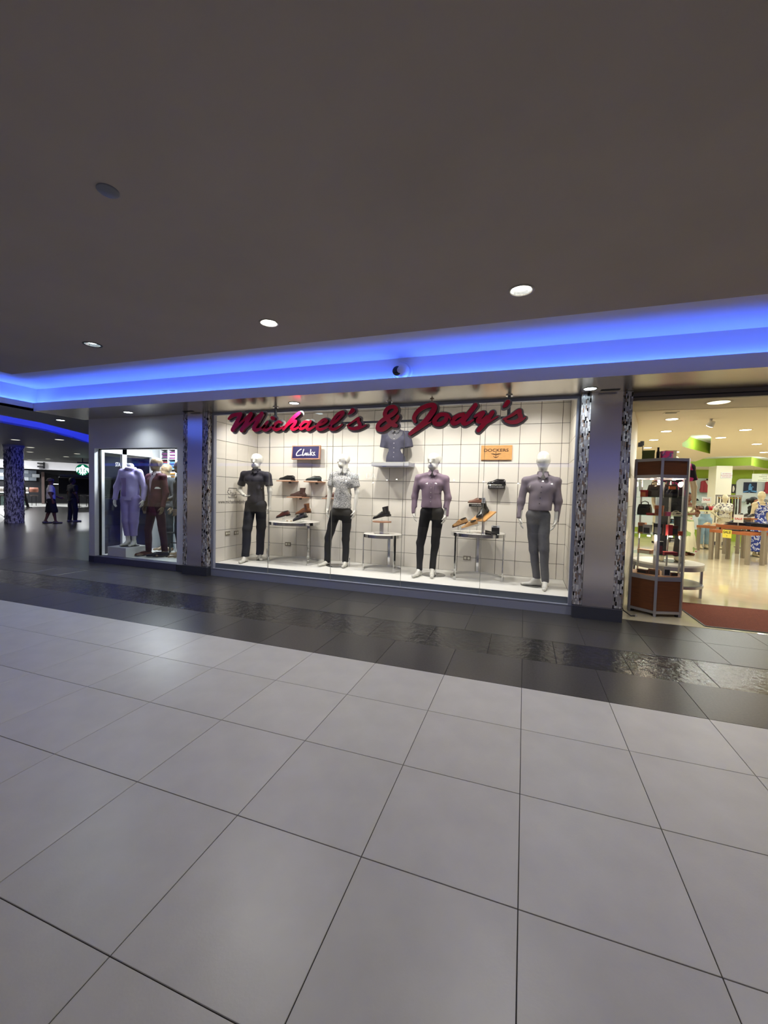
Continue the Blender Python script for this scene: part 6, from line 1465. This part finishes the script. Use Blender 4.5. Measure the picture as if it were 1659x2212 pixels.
wood_table('upper cherry-wood table stacked with dark folded clothes', 4.74, 9.72, 1.12, 1.0, .905)
wood_table('far cherry-wood table with sandals', 4.98, 11.70, .85, .6, .775)
def on_t(x, y, L, D): p = Vector((x, y, 0)) + DV * L + NV * D; return p.x, p.y
p = on_t(4.74, 9.72, .35, .25); folded('folded_jeans', 'pile of folded navy and wine jeans at the left of the upper table', (*p, .907), .42, .3, .075, [m_sh[3], M('folded_wine', (72, 26, 36), .85), M('folded_navy', (30, 34, 52), .85)], 4, math.atan2(DV.y, DV.x))
p = on_t(4.74, 9.72, .92, .3); folded('folded_jeans', 'wide pile of folded black jeans at the right of the upper table', (*p, .907), .38, .4, .085, [m_black, M('folded_navy', (30, 34, 52), .85)], 4, math.atan2(DV.y, DV.x))
p = on_t(4.74, 9.72, .64, .3); folded('folded_jeans', 'folded dark jeans with a white hang tag on the upper table', (*p, .907), .16, .3, .10, M('folded_navy', (30, 34, 52), .85), 3, math.atan2(DV.y, DV.x))
p = on_t(4.53, 9.50, .45, .16); folded('folded_clothes', 'folded black tops on the lower table behind the SALE card', (*p, .782), .40, .16, .03, m_black, 2, math.atan2(DV.y, DV.x))
t = thing('sale_card', 'yellow card lettered SALE hanging on the lower cherry table', 'sign', (4.93, 8.905, .70), math.atan2(DV.y, DV.x)); t.location = (*on_t(4.53, 9.50, .44, -.012), .70)
m = MB(); m.box(-.105, .105, -.004, .0, -.10, .10); m.build('card', M('card_yellow', (238, 226, 92), .6), t); lettering('SALE', M('print_black', (24, 24, 26), .6), t, (0, -.005, .04), .085, depth=.001, bold=.002); lettering('*', M('print_black', (24, 24, 26), .6), t, (0, -.005, -.06), .06, depth=.001)
t = thing('sale_card', 'white card with red print standing on the upper table', 'sign', (*on_t(4.74, 9.72, .50, .05), .907), math.atan2(DV.y, DV.x) + .5); m = MB(); m.box(-.095, .095, -.004, .004, .08, .28); m.build('card', M('card_white', (225, 225, 222), .5), t); m = MB(); m.box(-.01, .01, -.01, .01, .0, .08); m.build('stem', m_chrome, t); lettering('SALE', M('print_red', (196, 60, 56), .6), t, (0, -.005, .17), .07, depth=.001, bold=.002)
t = thing('shoe_tier', 'two-step wooden shoe riser on the upper table', 'riser', (*on_t(4.74, 9.72, .12, .80), .907), math.atan2(DV.y, DV.x)); m = MB(); m.box(-.2, .25, -.12, .12, .15, .18); m.build('step', m_cherry, t); m = MB(); m.box(-.15, .2, -.05, .05, 0, .15); m.build('support', m_legg, t)
for i in range(6):
    p = on_t(4.74, 9.72, .02 + (i % 3) * .13, .80 if i < 3 else .53); t = shoe('sandal', 'strappy white and black sandal, %s on the riser' % ['left one', 'middle one', 'right one', 'left one below', 'middle one below', 'right one below'][i], (*p, (1.107 if i < 3 else .926)), math.atan2(-NV.y, -NV.x), 'lace', (M('sandal_black', (32, 28, 30), .5), mw, m_black, mw), .22, math.radians(6), group='sandals on the upper table')
    if i >= 3: t['label'] = 'strappy white and black sandal below the riser, %s' % ['left one', 'middle one', 'right one'][i - 3]
for i in range(3):
    p = on_t(4.98, 11.70, .2 + i * .22, .15); shoe('sandal', 'flat tan sandal on the far cherry table, %s' % ['left', 'middle', 'right'][i], (*p, .785), math.atan2(-NV.y, -NV.x), 'loafer', (M('sandal_tan', (206, 178, 130), .6), mw, m_sh[2], mw), .24, group='sandals on the far table')

# ---- people and mannequins deeper in the shop
def dress_part(r, J, mat, top_z, hem, flare, ph=0.0, name='dress'):
    g = {k: v3(*v) for k, v in J.items()}; wa2 = (g['wal'] + g['war']) / 2; ch = (g['shl'] + g['shr']) / 2; hp = (g['hpl'] + g['hpr']) / 2
    P = [(v3(ch[0], 0, top_z - .02), wa2, .145, .115, (1, .8, 1)), (wa2, hp, .12, .165, (1, .85, 1)), (hp, v3(hp[0], hp[1], hem - .1), .165, .165 + flare, (1, .9, 1))]
    for s in (-1, 1): P.append((ch + v3(s * .07, -.07, -.17), ch + v3(s * .07, -.085, -.17), .072, .062))
    return link(name, sdf_mesh(name, P, mat, .013, .03, lambda X, Y, Z: .008 * np.sin(22 * np.arctan2(Y, X) * .5 + 3 * Z) * np.clip((1.0 - Z), 0, 1), lambda X, Y, Z: np.maximum(Z - top_z, hem - Z)), r['root'])
J = skeleton(1.72, .34, .16, .02)
for k, v in dict(ell=(-.22, -.05, 1.12), wrl=(-.02, -.26, 1.15), hnl=(.08, -.28, 1.2), elr=(.24, -.05, 1.10), wrr=(.10, -.26, 1.18), hnr=(.02, -.30, 1.30)).items(): J[k] = v
r = figure('person', 'woman in a strapless cream dress with green leaf print standing by the showcase', 'person', (4.25, 10.2, .001), J, m_sk1, rz=math.radians(22), person=True, female=True, slim=.95, look=-.2)
dress_part(r, J, PATTERN('dress_leaf', [(228, 226, 198), (150, 178, 110), (228, 226, 198), (206, 120, 150)], 3.4, 'noise', .8, [0, .52, .60, .66]), 1.33, .10, .12)
link('hair', hair_mesh(J, -.2, 'bun'), r['root']); face(r, J, -.2); sandals(r, J, M('sandal_brown', (120, 80, 60), .7))
J = skeleton(1.66, .36, .2, .04)
for k, v in dict(elr=(.25, -.1, 1.05), wrr=(.2, -.3, 1.12), hnr=(.2, -.42, 1.2)).items(): J[k] = v
r = figure('person', 'woman in a black top with a dark ponytail facing right among the racks', 'person', (6.64, 12.35, .001), J, M('skin_tan', (164, 112, 84), .55), rz=math.radians(95), person=True, female=True,
           top=dict(mat=M('top_black', (22, 22, 24), .85), sleeve='long', hem=.82, loose=.022), bottom=dict(mat=M('leggings_black', (14, 14, 16), .85), loose=.01))
link('hair', hair_mesh(J, 0.0, 'ponytail'), r['root']); face(r, J, 0.0); sandals(r, J, M('sneaker_white', (200, 196, 196), .7))
m_mcream = M('mannequin_cream', (220, 206, 170), .3)
J = skeleton(1.76, .34, .16, .02)
t = thing('leg_form', 'pale blue jeans on a legs-only form behind the far table', 'mannequin', (5.40, 12.3, .01), math.radians(5))
tm2 = trouser_mesh(J, M('jeans_pale_blue', (142, 172, 190), .8, noise=.1, nscale=8), .14, .016, 1.0, 1.10, 2.0, .056); link('jeans', tm2, t)
P = [p for p in body_prims(J, 'none', female=True)]; link('legs', sdf_mesh('legs', P[2:4] + [q_ for q_ in P[4:] if q_[0][2] < .98 and q_[1][2] < .55], m_mcream, .012, .02, None, lambda X, Y, Z: Z - 1.08), t)
m = MB(); m.cyl(0, 0, 1.10, 1.105, .11, n=24); m.build('waist_cap', m_mcream, t, True); m = MB(); m.cyl(0, 0, -.004, .004, .17, n=28); m.build('base_plate', M('base_glass_steel', (150, 152, 152), .12, metal=.8), t, True)
J = skeleton(1.72, .34, .16, .02)
for k, v in dict(ell=(-.32, .02, 1.16), wrl=(-.20, -.10, 1.0), hnl=(-.13, -.14, .94)).items(): J[k] = v
r = figure('mannequin', 'cream mannequin in a printed white top and cream trousers before the shop column', 'mannequin', (6.00, 12.6, .01), J, m_mcream, rz=math.radians(5), head='egg', slim=.95, female=True,
           top=dict(mat=PATTERN('top_print', [(226, 222, 206), (226, 222, 206), (120, 112, 120)], 18, 'noise', .8, [0, .4, .56]), sleeve='short', hem=1.0, loose=.024), bottom=dict(mat=M('trousers_cream', (222, 212, 186), .8), loose=.014, cuff=.056, waist=1.03))
base_plate(r['root'], 0, 0, .17)
J = skeleton(1.80, .34, .14, .03)
r = figure('mannequin', 'cream mannequin in a long blue and white floral dress at the right edge', 'mannequin', (6.16, 10.85, .01), J, m_mcream, rz=math.radians(12), head='egg', slim=.95, female=True)
dress_part(r, J, PATTERN('dress_blue_floral', [(44, 64, 150), (214, 220, 238), (96, 116, 190)], 15, 'noise', .8, [0, .5, .60]), 1.42, .14, .10)
for s in (-1, 1): m = MB(); m.tube([(s * .09, -.11, 1.38), (s * .1, -.04, 1.5), (s * .09, .06, 1.42)], .014, 6); m.build('strap', PATTERN('dress_blue_floral', [(44, 64, 150)], 15), r['root'], True)
base_plate(r['root'], 0, 0, .2)

# ---- shop column, signs, racks and wall goods
t = thing('shop_column', 'square cream column with a red lettered notice', 'column', (6.42, 14.2, .001), .12); m = MB(); m.box(-.24, .24, -.24, .24, 0, 2.749); m.build('shaft', m_creamw, t); m = MB(); m.box(-.26, .26, -.26, .26, 0, .12); m.build('plinth', m_skirt, t)
m = MB(); m.box(-.1, .24, -.25, -.242, 2.32, 2.52); m.build('notice', M('card_white', (225, 225, 222), .5), t)
m_nr = M('print_red', (196, 60, 56), .6)
for i, s in enumerate(('NO REFUNDS', 'EXCHANGE ONLY', 'WITH RECEIPT')): lettering(s, m_nr, t, (.07, -.2515, 2.475 - i * .055), .042, depth=.001)
t = thing('hanging_notice', 'pale hanging notice board lettered in dark green near the right edge', 'sign', (6.95, 12.5, 2.28)); m = MB(); m.box(-.33, .33, 0, .01, -.12, .12); m.build('board', M('board_pale', (226, 234, 222), .5), t)
for i, s in enumerate(('WOMENS', 'FASHIONS AND', 'SHOES', 'EXCHANGE DESK')): lettering(s, M('print_green', (40, 70, 50), .6), t, (0, -.001, .085 - i * .056), .045, depth=.001)
for s in (-.3, .3): m = MB(); m.tube([(s, .005, .12), (s, .005, .47)], .003, 5); m.build('wire', m_chrome, t)
def wall_top(label, x, z, mat, vneck=True):
    t = thing('wall_top', label, 'mannequin', (x, 15.78, z), group='red tops on the back wall')
    Jb2 = {k: (v[0] * .9, v[1] * .8, v[2] - 1.06) for k, v in skeleton(1.80, .36, .2, .03).items()}
    sm_ = shirt_mesh(Jb2, mat, 'long', .0, .014, 1.0, .92); link('top', sm_, t); b_ = bvh_of(sm_)
    if vneck: patch(b_, lambda u, v: ((u - .5) * .16 * (1 - v), .45 - .22 * v), 6, 8, .003).build('neckline', m_man, t, 'all')
    m = MB(); m.cyl(0, .01, .46, .53, .035, n=12); m.build('neck_cap', m_black, t, True)
m_brick = M('top_brick_red', (164, 62, 74), .85)
wall_top('red V-neck top on a form beside the shop column', 6.61, 1.86, m_brick); wall_top('red round-neck top on a form at the right edge', 8.62, 1.86, m_brick, False)
t = thing('wall_poster', 'dark blue poster of a figure in sportswear on the back wall', 'poster', (8.02, 15.935, 2.08)); m = MB(); m.box(-.205, .205, -.012, 0, -.20, .20); m.build('panel', M('poster_navy', (24, 38, 66), .4), t)
m = MB(); stroke(m, [(.0, .12, .03), (.0, .05, .05), (.01, -.06, .06), (-.02, -.16, .03)], -.0135, -.0125); stroke(m, [(.03, .05, .018), (.09, .02, .016)], -.0135, -.0125); stroke(m, [(-.19, -.17, .02), (.0, -.13, .02), (.19, -.15, .03)], -.0135, -.0125); pb = M('poster_blue', (90, 150, 210), .4); m.build('figure_print', [pb, pb], t)
t = thing('wall_poster', 'small dark poster with a pale shape on the green wall', 'poster', (7.52, 15.985, 2.06)); m = MB(); m.box(-.06, .08, -.012, 0, -.2, .14); m.build('panel', M('poster_dark', (40, 40, 44), .4), t); m = MB(); stroke(m, [(0, .06, .02), (.01, -.04, .035), (0, -.14, .02)], -.0135, -.0125); m.build('print', [mw, mw], t)
for k, (x0, x1, z) in enumerate(((5.9, 7.35, 1.86), (5.9, 7.35, 1.52), (7.7, 9.5, 1.55))):
    t = thing('glass_shelf', 'glass wall shelf with small shoes, %s' % ['upper left', 'lower left', 'right'][k], 'shelf', (0, 15.72, z)); m = MB(); m.box(x0, x1, -.13, .21, -.012, 0); m.build('board', GLASS('shelf_glass', (.86, .96, .93)), t)
    for x in (x0 + .1, x1 - .1): m = MB(); m.box(x - .01, x + .01, 0, .21, -.05, -.012); m.build('bracket', m_chrome, t)
    if k:
        for i in range(6): shoe('small_shoe', 'little dark heeled shoe on the %s glass wall shelf, number %s from the left' % (['', 'lower left', 'right'][k], 'one two three four five six'.split()[i]), (x0 + .15 + i * (x1 - x0 - .3) / 5, 15.70, z + .007), -PI / 2 + .4 * (i % 3 - 1), 'loafer', (m_black if i % 2 else m_sh[2], S_black, m_black, m_black), .20, group='small shoes on the glass wall shelves')
t = thing('sale_board', 'white board with red print above the round bag stand', 'sign', (5.65, 13.0, 1.55)); m = MB(); m.box(-.13, .13, 0, .01, -.1, .1); m.build('board', M('card_white', (225, 225, 222), .5), t); lettering('SALE', m_nr, t, (0, -.001, .01), .09, depth=.001, bold=.002); m = MB(); m.box(-.01, .01, .0, .01, -.32, -.1); m.build('stem', m_chrome, t)
t = thing('bag_stand', 'round pale stand heaped with dark and red bags', 'table', (5.65, 13.0, .001)); m = MB(); m.cyl(0, 0, 1.18, 1.22, .36, n=28); m.build('table_top', M('stand_pale_yellow', (232, 224, 160), .5), t, True); m = MB(); m.cyl(0, 0, 0, 1.18, .05, n=12); m.build('post', m_chrome, t, True); m = MB(); m.cyl(0, 0, 0, .03, .3, n=24); m.build('foot', m_chrome, t, True)
for i in range(7):
    a = i * 2 * PI / 7
    t = thing('handbag', 'small %s handbag on the round bag stand, %s' % (('black', 'red', 'grey', 'black', 'brown', 'black', 'red')[i], ['front right', 'right', 'back right', 'back', 'back left', 'left', 'front left'][i]), 'bag', (5.65 + .22 * math.cos(a), 13.0 + .22 * math.sin(a), 1.221), a, 'bags on the round stand'); q = MB(); secs = []
    for zz, kx, ky in ((0, .94, .9), (.02, 1, 1), (.09, .95, .8), (.13, .84, .35)): secs.append([(.09 * kx * u, .045 * ky * v, zz) for u, v in ((-1, -.7), (-.85, -1), (.85, -1), (1, -.7), (1, .7), (.85, 1), (-.85, 1), (-1, .7))])
    q.loft(secs); q.build('body', [L_black, rd_, m_sh[3], L_black, L_brown, L_black, rd_][i], t, True); q = MB(); q.tube([(-.05, 0, .12), (0, 0, .19), (.05, 0, .12)], .005, 6); q.build('handle', m_black, t, True)
t = thing('clothes_rack', 'rack of dark hanging belts and bags left of the woman in black', 'rack', (6.36, 13.3, .001))
m = MB(); m.box(-.36, .36, -.02, .02, 1.68, 1.74); m.build('top_bar', m_legg, t)
for x in (-.34, .34): m = MB(); m.box(x - .015, x + .015, -.015, .015, 0, 1.70); m.build('upright', m_legg, t)
for x in (-.34, .34): m = MB(); m.box(x - .02, x + .02, -.25, .25, 0, .03); m.build('foot', m_legg, t)
for i in range(8):
    t = thing('hanging_belt', 'bundle of dark belts hanging on the rack, number %s from the left' % 'one two three four five six seven eight'.split()[i], 'belt', (6.08 + i * .08, 13.27, 1.68), group='belts on the rack'); m = MB(); m.tube([(0, 0, -.02), (0, -.03, -.05), (.005 * (i % 3), -.03, -.35), (0, -.03, -.62 - .05 * (i % 3))], .024, 6); m.build('strap', [L_black, L_suede][i % 2], t, True); m = MB(); m.ring(0, -.03, -.06, -.03, .012, .028, 12); m.build('buckle', M('gold', (212, 168, 80), .25, metal=1), t, True)
t = thing('shelf_unit', 'low cream shelf unit with stacked goods behind the jeans mannequin', 'shelf', (4.75, 13.4, .001)); m = MB()
m.box(-.45, .45, -.2, .2, 0, .06)
for z in (.35, .68, 1.0): m.box(-.45, .45, -.2, .2, z, z + .03)
for x in (-.45, .42): m.box(x, x + .03, -.2, .2, 0, 1.03)
m.build('carcass', m_creamw, t)
for k in range(3):
    for i in range(4): folded('folded_goods', 'folded %s goods on the low cream shelf, level %s place %s' % (('grey', 'brown', 'navy', 'white')[i], ('low', 'middle', 'upper')[k], ('one', 'two', 'three', 'four')[i]), (4.45 + i * .2, 13.36, (.061, .381, .711)[k] + .001), .17, .26, .16, [m_sh[(i + k) % 7], m_sh[3]], 4, group='folded goods on the cream shelf')

# ================================================================== opposite side of the corridor (seen only as reflections in the glass)
op = struct('wall_opposite'); m = MB(); m.box(-30, 30, -10.6, -10.4, 0, 3.0); m.build('dark_front', M('opposite_dark', (40, 42, 48), .5), op)
m_opw = EM('opposite_window_glow', (255, 238, 206), .42)
for i, x in enumerate((-22, -16, -10, -4, 2, 8, 14, 20)): m = MB(); m.box(x, x + 4.6, -10.40, -10.39, .35, 1.95); m.build('lit_shop_window', m_opw, op)
m = MB(); m.box(-30, 30, -10.39, -10.34, 2.76, 2.92); m.build('blue_led_band', EM('opposite_blue', (80, 105, 255), 2.4), op)
t = thing('opposite_sign', 'pale lit shop lettering across the corridor', 'sign', (-7.5, -10.36, 2.30), PI)
lettering('ALI   SAU', EM('opposite_letters', (190, 225, 240), 5.0), t, (0, 0, 0), .36, depth=.02)
for i in range(14):
    t = thing('opposite_lamp', 'small hanging lamp across the corridor, %s' % ['leftmost', 'second from left', 'third from left', 'fourth from left', 'fifth from left', 'sixth from left', 'left of the middle', 'right of the middle', 'sixth from right', 'fifth from right', 'fourth from right', 'third from right', 'second from right', 'rightmost'][i], 'ceiling light', (-9.5 + i * .83 + .3 * math.sin(i * 2.3), -10.2 + .1 * (i % 3), 2.05 + .10 * math.sin(i * 1.7)), group='lamps across the corridor'); m = MB(); m.cyl(0, 0, 0, .05, .045, .03, 12); m.build('lamp', EM('opposite_lamp_glow', (255, 250, 240), 40), t, True); m = MB(); m.tube([(0, 0, .05), (0, 0, 2.9 - t.location.z)], .004, 5); m.build('cord', m_black, t)
